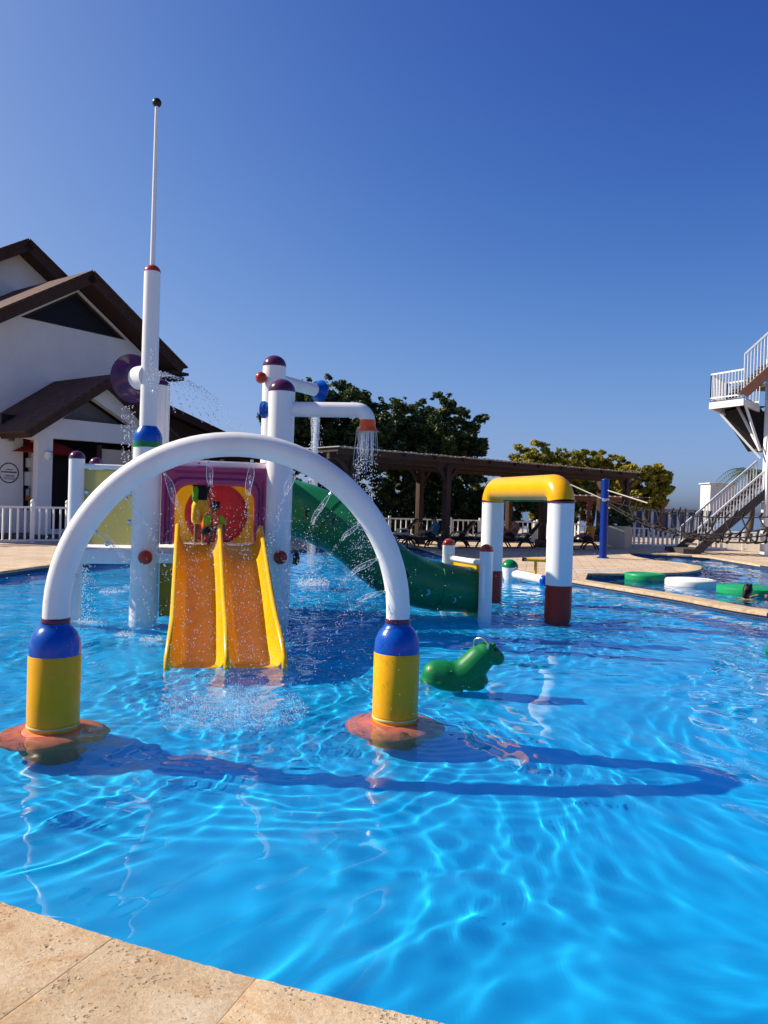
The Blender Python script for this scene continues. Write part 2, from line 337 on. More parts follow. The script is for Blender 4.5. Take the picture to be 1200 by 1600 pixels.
def remesh(mb, name, m, parent, vox, smooth_it=4):
    o = mb.build(name, m, parent)
    md = o.modifiers.new('r', 'REMESH'); md.mode = 'VOXEL'; md.voxel_size = vox
    sm = o.modifiers.new('s', 'SMOOTH'); sm.iterations = smooth_it; sm.factor = .5
    dg = bpy.context.evaluated_depsgraph_get(); me = bpy.data.meshes.new_from_object(o.evaluated_get(dg)); me.shade_smooth()
    o.modifiers.clear(); old = o.data; o.data = me; bpy.data.meshes.remove(old)
    return o
def crom(pts, k=6, closed=False):
    pts = [V(p) for p in pts]; n = len(pts); out = []
    for i in range(n if closed else n-1):
        p0, p1, p2, p3 = (pts[(i+j-1) % n] if closed else pts[min(max(i+j-1, 0), n-1)] for j in range(4))
        for t in range(k):
            t /= k; out.append(.5*((2*p1)+(p2-p0)*t+(2*p0-5*p1+4*p2-p3)*t*t+(3*p1-p0-3*p2+p3)*t**3))
    if not closed: out.append(pts[-1])
    return out

def holed_wall(outer, holes, ext, name, m, parent):
    bm = bmesh.new(); off = ORG.get(parent.name, V((0, 0, 0))); ext = V(ext)
    for L_ in [outer]+holes:
        vs = [bm.verts.new(p-off) for p in L_]
        for i in range(len(vs)): bm.edges.new((vs[i], vs[(i+1) % len(vs)]))
    bmesh.ops.triangle_fill(bm, use_beauty=True, edges=bm.edges[:])
    r = bmesh.ops.extrude_face_region(bm, geom=bm.faces[:])
    bmesh.ops.translate(bm, verts=[e for e in r['geom'] if isinstance(e, bmesh.types.BMVert)], vec=ext)
    bmesh.ops.recalc_face_normals(bm, faces=bm.faces)
    me = bpy.data.meshes.new(name); bm.to_mesh(me); bm.free(); me.materials.append(m)
    o = bpy.data.objects.new(name, me); COL.objects.link(o); o.parent = parent; ORG[o.name] = off; return o
# ------------------------------------------------------------------ pool, deck, ground, sea
DZ = .12
near_edge = [V((8.6, 9.5, DZ)), V((8.2, 5.2, DZ)), V((5.6, 2.6, DZ)), V((2.4, 1.95, DZ)), V((1.0, 2.06, DZ))] + [G(*p) for p in ((650, 1602), (400, 1541), (200, 1484), (0, 1419))] + [V((-2.6, 3.42, DZ)), V((-4.6, 4.7, DZ)), V((-7.5, 7.5, DZ)), V((-10, 12, DZ))]
far_edge = [G(*p) for p in ((-60, 899), (0, 893), (75, 883), (135, 877), (300, 864), (470, 856), (560, 853), (640, 853), (694, 867), (742, 881), (890, 906), (1050, 932), (1200, 958))]
kids = crom(near_edge + far_edge, 5, True)
def sub_between(poly, a, b):
    ia = min(range(len(poly)), key=lambda i: (poly[i]-a).length); ib = min(range(len(poly)), key=lambda i: (poly[i]-b).length)
    return poly[ia:ib+1] if ia <= ib else poly[ia:]+poly[:ib+1]
divline = sub_between(kids, far_edge[10], far_edge[12])
def offs(poly, d):
    out = []
    for i, p in enumerate(poly):
        a = poly[max(i-1, 0)]; b = poly[min(i+1, len(poly)-1)]; t = (b-a).normalized(); out.append(p + V((t.y, -t.x, 0))*d)
    return out
DIVW = .44
def outward(poly, d):                      # offset away from the kids' pool centre
    q = offs(poly, d); cc = V((-1, 10, DZ))
    return q if (q[0]-cc).length > (poly[0]-cc).length else offs(poly, -d)
divback = outward(divline, DIVW)
prom = [G(*p) for p in ((900, 894), (1000, 894), (1055, 892), (1076, 887), (1066, 881), (1010, 875), (975, 868), (966, 862))]
deep = divback[::-1] + crom(prom, 4)[1:] + [G(*p) for p in ((1102, 869), (1200, 885))] + [V((15, 21, DZ)), V((15, 11, DZ)), V((9.8, 10.4, DZ))]
def fill(loops, name, m, z=None):
    bm = bmesh.new()
    for L_ in loops:
        vs = [bm.verts.new((p[0], p[1], p[2] if z is None else z)) for p in L_]
        for i in range(len(vs)): bm.edges.new((vs[i], vs[(i+1) % len(vs)]))
    bmesh.ops.triangle_fill(bm, use_beauty=True, edges=bm.edges[:])
    for f in bm.faces:
        f.normal_update()
        if f.normal.z < 0: f.normal_flip()
    me = bpy.data.meshes.new(name); bm.to_mesh(me); bm.free(); me.materials.append(m)
    o = bpy.data.objects.new(name, me); COL.objects.link(o); ORG[o.name] = V((0, 0, 0)); o.cycles.is_caustics_receiver = True
    return o
kids_in = [p for p in kids]
RX0, RX1, RY0, RY1 = -45, 45, -12, 58
rect = [V((RX0, RY0, DZ)), V((RX1, RY0, DZ)), V((RX1, RY1, DZ)), V((RX0, RY1, DZ))]
deck = tag(fill([rect, kids_in, deep], 'pool_deck', paver), kind='structure')
g = MB()
for k in range(4):
    a, b = rect[k], rect[(k+1) % 4]
    def out(p, e, z): return V((p.x + (e if p.x > 0 else -e), p.y + (e if p.y > 20 else -e), z))
    g.add([a, b, out(b, 12, -3), out(a, 12, -3)], [(0, 1, 2, 3)]); g.add([out(a, 12, -3), out(b, 12, -3), out(b, 4000, -6), out(a, 4000, -6)], [(0, 1, 2, 3)])
tag(g.build('ground', ground_m, smooth=False), kind='structure')
tag(MB().add([(-40, 66, -2.2), (4000, 66, -2.2), (4000, 4000, -2.2), (-40, 4000, -2.2)], [(0, 1, 2, 3)]).build('sea', sea_mat(), smooth=False), kind='structure')
tag(fill([kids_in], 'pool_floor', poolfloor, -.52), kind='structure')
tag(fill([deep], 'deep_pool_floor', deepfloor, -1.2), kind='structure')
def wall_strip(poly, z0, z1, name, m, closed=True):
    me_v, fs, uv = [], [], []; n = len(poly); d = 0
    for i in range(n+(1 if closed else 0)):
        p = poly[i % n]
        if i: d += (poly[i % n]-poly[(i-1) % n]).length
        me_v += [(p.x, p.y, z0), (p.x, p.y, z1)]; uv += [(d, z0), (d, z1)]
    for i in range(len(me_v)//2-1): fs.append((2*i, 2*i+2, 2*i+3, 2*i+1))
    me = bpy.data.meshes.new(name); me.from_pydata(me_v, [], fs); ul = me.uv_layers.new()
    for l in me.loops: ul.data[l.index].uv = uv[l.vertex_index]
    me.materials.append(m); o = bpy.data.objects.new(name, me); COL.objects.link(o); ORG[o.name] = V((0, 0, 0)); o.cycles.is_caustics_receiver = True
    return tag(o, kind='structure')
wall_strip(kids, -.13, DZ-.002, 'pool_wall', tile); wall_strip(kids, -.52, -.13, 'pool_wall', poolfloor)
wall_strip(deep, -.13, DZ-.002, 'pool_wall', tile); wall_strip(deep, -1.2, -.13, 'pool_wall', deepfloor)

# coping stones, each a slab of its own
def coping(line, width, step, m, sub=4, thick=.055, zt=DZ+.005, over=.03, bev=.0018, cc=V((-1, 10, DZ)), flip=False, chip=0.):
    acc = [0]
    for i in range(1, len(line)): acc.append(acc[-1]+(line[i]-line[i-1]).length)
    def at(s_):
        for i in range(1, len(line)):
            if acc[i] >= s_ or i == len(line)-1:
                t = (s_-acc[i-1])/max(1e-6, acc[i]-acc[i-1]); p = line[i-1].lerp(line[i], t); d = (line[i]-line[i-1]).normalized(); return p, V((d.y, -d.x, 0))
    p, nn = at(acc[-1]*.5); sg = 1 if ((p+nn*.3)-cc).length > (p-cc).length else -1
    if flip: sg = -sg
    s0 = 0; j = .0016
    while s0 < acc[-1]-.1:
        s1 = min(s0+step*rnd.uniform(.93, 1.07), acc[-1]); poly_in, poly_out = [], []
        jj = rnd.uniform(-.0015, .0015)
        for k in range(sub+1):
            p, nn = at(s0+j+(s1-s0-2*j)*k/sub); nn = nn*sg
            cj = chip*rnd.gauss(0, 1); poly_in.append(p-nn*(over+cj)); poly_out.append(p+nn*width)
        poly = poly_in+poly_out[::-1]; c0 = sum(poly, V((0, 0, 0)))/len(poly); c0.z = zt
        mb = MB().prism([V((q.x, q.y, zt-thick+jj))-c0 for q in poly], (0, 0, thick))
        o = mb.build('coping_stone', m, smooth=True, angle=25, bevel=bev); o.location = c0; o.parent = deck
        s0 = s1
near_line = sub_between(kids, near_edge[2], near_edge[10])
coping(near_line, .56, .62, stone_near, 30, chip=.0016)
far_line = sub_between(kids, far_edge[0], far_edge[7]); coping(far_line, .4, .8, stone_near, 3)
mid_line = sub_between(kids, far_edge[7], far_edge[10]); coping(mid_line, .4, .7, stone_near, 3)
coping(sub_between(kids, far_edge[10], far_edge[12]), DIVW-.01, .62, stone_near, 3)
coping(crom(prom, 4), .35, .7, stone_near, 3, cc=V((9.3, 20.6, DZ)))
coping([G(966, 862), G(1102, 869), G(1200, 885), V((15, 21, DZ))], .35, .9, stone_near, 1, cc=V((9.3, 21.5, DZ)))

# water: one rippled sheet; refraction, caustics and reflections come from its real shape
splash_c = G(365, 1112, 0)
def waves():
    xs = np.concatenate([np.arange(-13, -5, .10), np.arange(-5, -3, .045), np.arange(-3, 3.2, .022), np.arange(3.2, 6.5, .045), np.arange(6.5, 15, .10)])
    ys = [1.5]
    while ys[-1] < 33: ys.append(ys[-1] + .02*max(1, ys[-1]/5.5))
    X, Y = np.meshgrid(xs, np.array(ys)); Z = np.zeros_like(X)
    wx = X + .35*np.sin(.9*Y+.5*X+1) + .12*np.sin(2.3*X-1.7*Y); wy = Y + .35*np.sin(.8*X-.6*Y+2) + .12*np.sin(2.1*Y+1.9*X+4)
    r = np.random.default_rng(5)
    def band(n, l0, l1, slope, amp, dirv=None, spread=math.pi):
        nonlocal Z
        for _ in range(n):
            lam = l0*(l1/l0)**r.random(); a = (dirv if dirv is not None else 0) + (r.random()*2-1)*spread; k = 2*math.pi/lam
            ph = k*(wx*math.cos(a)+wy*math.sin(a)) + r.random()*6.28
            Z += amp*(slope/math.sqrt(n/2))/k*(np.sin(ph)+.22*np.cos(2*ph))
    far = 1/(1+np.exp(-(Y-9.0)/1.0))
    band(14, .5, 1.4, .034, 1.0)
    band(20, .20, .46, .031, .8+.2*far)
    calm = 1/(1+(np.maximum(Y-11, 0)/9)**2)
    band(26, .14, .42, .060, far*(.45+.55*calm))
    band(10, .10, .18, .034, np.clip((Y-7.5)/4, 0, 1)*(Y < 15)*calm)
    band(18, .12, .30, .013, .35+.65*np.exp(-((Y-5.0)/1.2)**2))
    band(8, .3, .6, .028, np.exp(-((Y-3.2)/1.4)**2))
    for (cx, cy, r0, wd, lam, sl) in ((splash_c.x, splash_c.y, 1.45, .5, .15, .042), (splash_c.x+.3, splash_c.y, 1.1, .6, .21, .026), (splash_c.x+.1, splash_c.y-.1, 1.9, .4, .19, .020), (-2.4, 5.58, .7, .5, .13, .035), (.09, 6.06, .7, .6, .12, .035), (-1.6, 7.4, .9, .6, .16, .05), (-.9, 14.3, .9, .7, .2, .06)):
        R = np.hypot(X-cx, Y-cy) + .06*np.sin(3*np.arctan2(Y-cy, X-cx)+1) + .05*np.sin(4.1*X+2.7*Y); k = 2*math.pi/lam
        Z += sl/k*np.sin(k*R+.6*np.sin(2.2*X+1.4*Y))*np.exp(-((R-r0)/wd)**2)
    ny, nx = X.shape; v = np.stack([X, Y, Z], -1).reshape(-1, 3); i = np.arange(nx*ny).reshape(ny, nx)
    f = np.stack([i[:-1, :-1], i[:-1, 1:], i[1:, 1:], i[1:, :-1]], -1).reshape(-1, 4)
    o = fast_mesh('water', v, f, waterm, True); o.cycles.is_caustics_caster = True; tag(o, kind='structure')
waves()

# ------------------------------------------------------------------ spray arch
def spray_arch():
    a, b = G(83, 1133, .02), G(617, 1121, .02); a.z = b.z = 0
    mid = (a+b)/2; ux = (b-a).normalized(); R = (b-a).length/2; r = .093; z0 = .83
    t = thing('spray_arch', mid, 'white half-round spray arch on yellow and blue pedestals standing in the pool', 'arch')
    pts = [a+V((0, 0, z0-.05))] + [mid + ux*(-math.cos(k*math.pi/48)*R) + V((0, 0, z0+math.sin(k*math.pi/48)*R*1.015)) for k in range(49)] + [b+V((0, 0, z0-.05))]
    MB().tube(pts, r, 32).build('arch_tube', white, t)
    for q in (a, b):
        MB().lathe([(r+.006, .765), (r+.008, .77), (r+.008, .80), (r+.004, .805)], q, seg=40).build('band', plum, t)
        MB().lathe([(.178, .54), (.178, .60), (.170, .65), (.150, .695), (.122, .73), (.104, .75), (r+.007, .766)], q, seg=40).build('shoulder', blue, t)
        sl = MB().lathe([(.172, -.1), (.1765, .0), (.1765, .045), (.181, .05), (.181, .535), (.178, .54)], q, seg=40).build('sleeve', yellow, t)
        MB().lathe([(.1815, .022), (.183, .024), (.183, .036), (.1815, .038)], q, seg=40).build('base_ring', mat('pale_ring', (.55, .55, .25), .5), sl)
        MB().lathe([(.176, .002), (.22, -.012), (.28, -.035), (.335, -.07), (.375, -.115), (.395, -.16), (.39, -.185), (.30, -.20), (.22, -.30), (.22, -.52)], q, seg=40).build('collar', collar, t)
    jets = []
    for ang in (14, 31, 47, 63, 79, 95, 111, 127, 143, 158, 171):
        th = math.radians(ang); dirv = ux*(-math.cos(th)) + V((0, 0, math.sin(th)))
        c0 = mid + V((0, 0, z0)) + dirv*(R-r)
        MB().lathe([(.012, -.006), (.012, .012), (.006, .016)], c0, -dirv, 12).build('nozzle', chrome, t)
        jets.append((c0, -dirv))
    return t, jets, ux, mid
arch, arch_jets, arch_ux, arch_mid = spray_arch()

# ------------------------------------------------------------------ play tower
FL, FR = V((-3.31, 10.68, 0)), V((-1.52, 11.07, 0))
tx = (FR-FL).normalized(); tb = V((-tx.y, tx.x, 0)); TD = 1.70
RL, RR = FL+tb*TD, FR+tb*TD
FLOORZ = 1.0
def tower():
    t = thing('water_play_tower', (FL+RR)/2, 'water play tower with yellow double slide, green tube slide and tall mast', 'play tower')
    pr = .19
    # front left post: fat column, blue shoulder, slim pole, mast with ball
    p = MB().lathe([(pr, -.52), (pr, 2.39)], FL, seg=36).build('post', white, t)
    MB().lathe([(pr+.004, 2.39), (pr+.004, 2.47)], FL, seg=36).build('band', green, p)
    MB().lathe([(pr+.004, 2.47), (pr+.004, 2.53), (pr-.01, 2.59), (pr-.04, 2.64), (.125, 2.675), (.122, 2.685)], FL, seg=36).build('shoulder', blue, p)
    MB().lathe([(.118, 2.68), (.110, 4.82)], FL, seg=30).build('upper_pole', white, p)
    MB().dome(FL+V((0, 0, 4.82)), .113, squash=.9).build('cap', redball, p)
    m_ = MB().tube([FL+V((0, 0, 4.9)), FL+V((0, 0, 7.12))], [.036, .024], 14).build('mast', white, t)
    MB().ball(FL+V((0, 0, 7.16)), .062).build('mast_ball', black, m_)
    p2 = MB().lathe([(pr, -.52), (pr, 3.28)], FR, seg=36).build('post', white, t)
    MB().dome(FR+V((0, 0, 3.28)), pr+.003, squash=.92, lip=.01).build('cap', plum, p2)
    zr = 3.93
    p3 = MB().lathe([(pr, -.52), (pr, zr)], RR, seg=36).build('post', white, t)
    MB().dome(RR+V((0, 0, zr)), pr+.003, squash=.92, lip=.01).build('cap', plum, p3)
    MB().ball(P(408, 590, 12.52), .095).build('joint_ball', redball, p3)
    p4 = MB().lathe([(.17, -.52), (.17, 3.5)], RL, seg=36).build('post', white, t)
    MB().dome(RL+V((0, 0, 3.5)), .173, squash=.6, lip=.01).build('cap', plum, p4)
    for k in range(12):
        a = k*math.pi/6; MB().tube([RL+V((.172*math.cos(a), .172*math.sin(a), 2.3)), RL+V((.172*math.cos(a), .172*math.sin(a), 3.48))], .012, 6).build('rib', white, p4)
    # joint balls with stubs on the front posts
    for q, px in ((FL, 227), (FR, 438)):
        c_ = P(px, 871, q.y-.24); MB().tube([V((q.x, q.y, c_.z)), c_], .075, 18).build('stub', white, t); MB().ball(c_, .098).build('joint_ball', redball, t)
    c_ = P(462, 873, FR.y+.05); MB().tube([V((FR.x, FR.y, c_.z)), c_], .08, 18).build('stub', white, t); MB().ball(c_, .10, sc=(.6, 1, 1)).build('joint_ball', black, t)
    # shower arm of the front right post
    a0 = V((FR.x, FR.y, P(460, 640, FR.y).z)); a1 = P(575, 641, FR.y-.05); dn = V((0, 0, -1)); d = (a1-a0).normalized(); L_ = (a1-a0).length
    pts = [a0, a0+d*(L_-.16)] + [a0+d*(L_-.16+.16*math.sin(k*math.pi/12)) + dn*(.16*(1-math.cos(k*math.pi/12))) for k in range(1, 7)]
    sa = MB().tube(pts, .108, 26).build('shower_arm', white, t)
    MB().lathe([(.112, .0), (.112, .05), (.118, .10), (.135, .135), (.165, .158), (.168, .166), (.02, .15)], pts[-1]+V((0, 0, .02)), (0, 0, -1), 32).build('shower_bell', orange, sa)
    # arm on the rear right post, its blue flared end turned away
    b0 = V((RR.x, RR.y, P(421, 592, RR.y).z)); b1 = P(494, 610, RR.y+.75); d2 = (b1-b0).normalized()
    ra = MB().tube([b0, b1], .108, 24).build('water_arm', white, t)
    MB().lathe([(.11, -.04), (.125, .0), (.165, .04), (.20, .09), (.195, .10), (.05, .05)], b1, d2, 30).build('flared_bell', blue, ra)
    e0 = P(424, 640, FR.y+.02); d3 = V((-1, .25, 0)).normalized()
    MB().lathe([(.105, -.1), (.105, .04), (.125, .05), (.125, .09), (.02, .1)], V((FR.x, FR.y, e0.z))+d3*.20, d3, 24).build('stub_cap', blue, t)
    # purple trumpet on the mast pole
    tc = P(203, 597, 11.25); base = V((FL.x-.02, FL.y+.1, tc.z)); ax = V((-.72, .69, .02)).normalized()
    tr = MB().tube([V((FL.x, FL.y, base.z)), V((FL.x, FL.y, base.z))+ax*.30], .165, 26).build('trumpet_neck', white, t)
    o_ = V((FL.x, FL.y, base.z))+ax*.26
    MB().lathe([(.16, .0), (.165, .06), (.19, .12), (.24, .17), (.31, .20), (.345, .205), (.35, .195), (.345, .185), (.30, .175)][:7] + [(.33, .215), (.26, .20), (.18, .14), (.13, .05)], o_, ax, 40).build('trumpet_bell', darkpurple, tr)
    # platform
    fl = MB().prism([FL+V((0, 0, .93)), FR+V((0, 0, .93)), RR+V((0, 0, .93)), RL+V((0, 0, .93))], (0, 0, FLOORZ-.93)).build('platform', whitep, t, smooth=False)
    for a_, b_ in ((FL, FR), (RL, RR), (FR, RR), (FL, RL)): MB().beam(a_+V((0, 0, .86)), b_+V((0, 0, .86)), .14, .14).build('platform_beam', white, t, bevel=.012)
    MB().prism([FL+tx*.2+tb*.12+V((0, 0, .02)), FR-tx*.2+tb*.12+V((0, 0, .02)), FR-tx*.2+tb*.12+V((0, 0, .79)), FL+tx*.2+tb*.12+V((0, 0, .79))], tb*.03).build('skirt_panel', mat('shaded_yellow_panel', (.42, .24, .01), .4, .15, 6), t, smooth=False)  # yellow panel, darkened in its colour for the shade under the platform
    # purple arched entrance panel
    W = (FR-FL).length; x0, x1 = .20, W-.17; zb, zt = FLOORZ+.05, 2.155
    def arched(x0, x1, ztop, rad, n=8):
        pts = [(x0, zb), (x0, ztop-rad)] + [(x0+rad-rad*math.cos(k*math.pi/2/n), ztop-rad+rad*math.sin(k*math.pi/2/n)) for k in range(1, n)] + [(x0+rad, ztop), (x1-rad, ztop)]
        pts += [(x1-rad+rad*math.sin(k*math.pi/2/n), ztop-rad+rad*math.cos(k*math.pi/2/n)) for k in range(1, n)] + [(x1, ztop-rad), (x1, zb)]
        return pts
    levels = [(x0, x1, zt, .03, .10), (x0+.045, x1-.045, zt-.06, .10, .10), (x0+.07, x1-.07, zt-.10, .16, .03), (x0+.105, x1-.105, zt-.15, .18, .03), (x0+.125, x1-.125, zt-.185, .2, .09), (x0+.16, x1-.16, zt-.235, .22, .09), (x0+.175, x1-.175, zt-.26, .22, -.05), (x0+.175, x1-.175, zt-.26, .22, -.20)]
    mb = MB(); rows = []
    for (a_, b_, z_, rd, y) in levels:
        rows.append([FL+tx*u+V((0, 0, q))-tb*(y-.06)*1.0 for u, q in arched(a_, b_, z_, rd)])
    n = len(rows[0]); vs = [p_ for r_ in rows for p_ in r_]
    mb.add(vs, [(i*n+k, i*n+k+1, (i+1)*n+k+1, (i+1)*n+k) for i in range(len(rows)-1) for k in range(n-1)])
    bk = [FL+tx*u+V((0, 0, q))+tb*.15 for u, q in arched(x0, x1, zt, .03)]
    mb.add(rows[0]+bk, [(k, k+1, n+k+1, n+k) for k in range(n-1)])
    mb.build('entrance_panel', purple, t, angle=50)
    MB().beam(FL+tb*.1+V((0, 0, 2.2)), FR+tb*.1+V((0, 0, 2.2)), .07, .07).build('top_rail', white, t, bevel=.012)
    MB().beam(RL+V((0, 0, 2.2)), RR+V((0, 0, 2.2)), .07, .07).build('top_rail', white, t, bevel=.012)
    # back wall: yellow panel with red bubble
    bc = P(338, 803, RL.y+.1); bo = RL+tx*((bc-RL).dot(tx))-tb*.02; bo.z = bc.z; rb = .47
    cor = [RL+tx*.17-tb*.02, RR-tx*.17-tb*.02]
    holed_wall([cor[0]+V((0, 0, 1.0)), cor[1]+V((0, 0, 1.0)), cor[1]+V((0, 0, 2.12)), cor[0]+V((0, 0, 2.12))], [[bo+tx*rb*math.cos(k*math.pi/16)+V((0, 0, rb*math.sin(k*math.pi/16))) for k in range(32)]], tb*.04, 'back_panel', yellow, t)
    MB().lathe([(rb+.03, .015), (rb-.015, .03), (rb-.02, -.05), (rb-.03, -.30), (rb-.12, -.52), (.2, -.64), (1e-5, -.68)], bo, -tb, 40).build('red_tunnel', redin, t)
    MB().prism([RL+V((0, 0, 2.24)), RR+V((0, 0, 2.24)), RR-tb*.75+V((0, 0, 2.24)), RL-tb*.75+V((0, 0, 2.24))], (0, 0, .05)).build('tower_roof', whitep, t, smooth=False)
    # side panel of the wing on the left
    L1 = V((-4.21, 10.49, 0)); L2 = L1+tb*TD
    for q, z0 in ((L1, -.52), (L2, .78)):
        lp = MB().lathe([(.103, z0), (.103, 2.2)], q, seg=28).build('post', white, t); MB().dome(q+V((0, 0, 2.2)), .106, squash=1.0, lip=.005).build('cap', plum, lp)
    a_, b_ = L1+tx*.10, FL-tx*.18
    pn = MB().prism([a_+V((0, 0, 1.03)), b_+V((0, 0, 1.03)), b_+V((0, 0, 2.06)), a_+V((0, 0, 2.06))], tb*.012).build('acrylic_panel', acrylic, t, smooth=False)
    MB().tube([L1+V((0, 0, 2.10)), FL+V((0, 0, 2.10))], .036, 14).build('side_rail', white, t)
    MB().beam(L1+V((0, 0, .87)), FL+V((0, 0, .87)), .16, .20).build('side_beam', white, t, bevel=.03)
    MB().beam(L2+V((0, 0, .87)), RL+V((0, 0, .87)), .16, .20).build('side_beam', white, t, bevel=.03)
    for u in (0, 1):
        for z in (1.35, 1.75):
            cc_ = (a_ if u == 0 else b_)+V((0, 0, z))+tx*(.03 if u == 0 else -.03); MB().lathe([(.032, -.02), (.032, .02), (.02, .028)], cc_, -tb, 14).build('clamp', chrome, pn)
    MB().lathe([(.032, -.02), (.032, .02), (.02, .028)], (a_+b_)/2+V((0, 0, 1.04)), -tb, 14).build('clamp', chrome, pn)
    MB().prism([L1+V((0, 0, .93)), FL+V((0, 0, .93)), RL+V((0, 0, .93)), L2+V((0, 0, .93))], (0, 0, .06)).build('platform', whitep, t, smooth=False)
    nz = P(131, 860, 10.75); MB().lathe([(.045, .10), (.05, .05), (.075, -.06), (.095, -.13), (.09, -.135), (.03, -.05)], nz, seg=24).build('pouring_nozzle', deepblue, t)
    # double slide
    dv = -tb+tx*.035; s_top = (FL+FR)/2 - tb*.10 + tx*.075; LEN = 3.12; NS = 40; half = .55; SW = .34
    def zc(s):
        u = s/LEN
        if u < .06: return 1.06
        q = (u-.06)/.94; e = q*q*(3-2*q)
        return 1.06 + (-.03-1.06)*(.45*e+.55*(1-(1-q)**1.45))
    def lane(cx, wd):
        rows = []
        hp = [(.17, 0), (.26, .008), (.34, .034), (.405, .085), (.45, .155), (.48, .235), (.494, .31), (.5, SW)]; prof = [(-a_, b_) for a_, b_ in hp[::-1]]+[(0, 0)]+hp
        for i in range(NS+1):
            s = LEN*i/NS; k = max(0, (s/LEN-.80)/.20); side = 1-.62*k**3
            if s/LEN < .12: side *= .25+.75*(s/LEN/.12)
            rows.append([s_top + tx*((cx+u*wd)*(1+.06*k*k)) + dv*s + V((0, 0, zc(s)+h*side)) for u, h in prof])
        return rows
    for cx in (-half/2, half/2):
        rows = lane(cx, half-.03); n = len(rows[0]); mb = MB(); vs = [p_ for r_ in rows for p_ in r_]
        under = [p_-V((0, 0, .02)) for p_ in vs]; N = len(vs)
        fs = [(i*n+k, i*n+k+1, (i+1)*n+k+1, (i+1)*n+k) for i in range(NS) for k in range(n-1)]
        mb.add(vs+under, fs+[tuple(N+q for q in f)[::-1] for f in fs] + [(NS*n+k, NS*n+k+1, N+NS*n+k+1, N+NS*n+k) for k in range(n-1)] + [(k+1, k, N+k, N+k+1) for k in range(n-1)])
        mb.build('slide_chute', slidey, t, angle=60)
    for cx in (-half, 0, half):
        pts = []
        for i in range(2, NS+1):
            s = LEN*i/NS; k = max(0, (s/LEN-.80)/.20); side = 1-.62*k**3
            if s/LEN < .12: side *= .25+.75*(s/LEN/.12)
            pts.append(s_top + tx*(cx*(1+.06*k*k)) + dv*s + V((0, 0, zc(s)+SW*side)))
        mb = MB().tube([pts[0]-V((0, 0, .12))-dv*.03, pts[0]-V((0, 0, .03))-dv*.01]+pts+[pts[-1]+dv*.03-V((0, 0, .05)), pts[-1]+dv*.035-V((0, 0, .16))], .031, 14); mb.build('slide_edge', slidey, t)
    MB().prism([s_top-tx*half+V((0, 0, .98)), s_top+tx*half+V((0, 0, .98)), s_top+tx*half+tb*.16+V((0, 0, .98)), s_top-tx*half+tb*.16+V((0, 0, .98))], (0, 0, .06)).build('slide_lip', yellow, t, smooth=False)
    # green tube slide
    path = crom([P(440, 790, 12.55), P(470, 797, 12.45), P(510, 813, 12.35), P(550, 838, 12.2), P(590, 873, 12.1), P(625, 898, 12.05), P(665, 913, 12.15), P(705, 919, 12.3), P(744, 922, 12.42)], 5)
    R = .40; RS = [.46-.09*min(1, (k/(len(path)-1))**1.3*1.1) for k in range(len(path))]; mb = MB(); mb.tube(path, RS, 36, caps=False); N = len(mb.v); ts = mb.build('tube_slide', tubegreen, t)
    for i in (11, 22, 32):
        d = (path[i+1]-path[i-1]).normalized(); R = RS[i]; MB().lathe([(R-.003, -.035), (R+.012, -.03), (R+.012, .03), (R-.003, .035)], path[i], d, 36).build('tube_flange', tubegreen, ts)
    R = RS[-1]; d = (path[-1]-path[-2]).normalized(); MB().lathe([(R-.01, -.06), (R+.03, -.05), (R+.03, .02), (R-.02, .02), (R-.04, -.05)], path[-1], d, 36).build('tube_rim', tubegreen, ts)
    holem = {'dark': black, 'blue': mat('bright_water_blue', (.25, .55, .75), .3, .1, 5)}  # bright water seen through the holes, put into the disc colour
    for px, py, kd in ((487, 802, 'dark'), (528, 814, 'dark'), (637, 895, 'dark'), (669, 921, 'blue'), (711, 933, 'blue')):
        i = min(range(len(path)), key=lambda j: abs(600+path[j].x/path[j].y*1200-px+(0 if 1 else 0)))
        R = RS[i]; c0 = path[i]; dirc = (P(px, py, c0.y)-c0); dirc.x = 0; h = max(-.9, min(.9, dirc.z/R)); nrm = V((0, -math.sqrt(1-h*h), h))
        MB().lathe([(.052, -.02), (.052, .006), (.044, .012), (.03, .004), (1e-5, .003)], c0+nrm*R, nrm, 20).build('porthole_disc', holem[kd], ts)
    # tube exit panel with its two posts
    E0, E1 = G(757, 963, 0), V((1.13, 13.2, 0)); E0.z = 0
    for q, zt_ in ((E0, 1.02), (E1, 1.04)):
        ep = MB().lathe([(.105, -.52), (.105, zt_)], q, seg=28).build('exit_post', white, t); MB().dome(q+V((0, 0, zt_)), .108, squash=1., lip=.005).build('cap', redball, ep)
    ey = (E1-E0).normalized(); a_, b_ = E0+ey*.1, E1-ey*.1
    MB().tube([E0+V((0, 0, .82)), E1+V((0, 0, .82))], .045, 14).build('exit_rail', white, t)
    ex = V((-ey.y, ey.x, 0)); L_ = (b_-a_).length
    if ex.x < 0: ex = -ex
    cz = .30; cu = ((path[-1]-a_).dot(ey)); mb = MB(); K = 24
    ring = [a_+ey*(cu+.36*math.cos(k*2*math.pi/K))+V((0, 0, cz+.36*math.sin(k*2*math.pi/K))) for k in range(K)]
    outer = []
    for k in range(K):
        dx, dz = math.cos(k*2*math.pi/K), math.sin(k*2*math.pi/K); s_ = 1e9
        if dx > 1e-6: s_ = min(s_, (L_-cu)/dx)
        if dx < -1e-6: s_ = min(s_, cu/-dx)
        if dz > 1e-6: s_ = min(s_, (.79-cz)/dz)
        if dz < -1e-6: s_ = min(s_, (cz+.4)/-dz)
        s_ = max(s_, .365)
        outer.append(a_+ey*(cu+s_*dx)+V((0, 0, cz+s_*dz)))
    vs = ring+outer; back = [p_+ex*.03 for p_ in vs]
    fs = [(k, (k+1) % K, K+(k+1) % K, K+k) for k in range(K)]
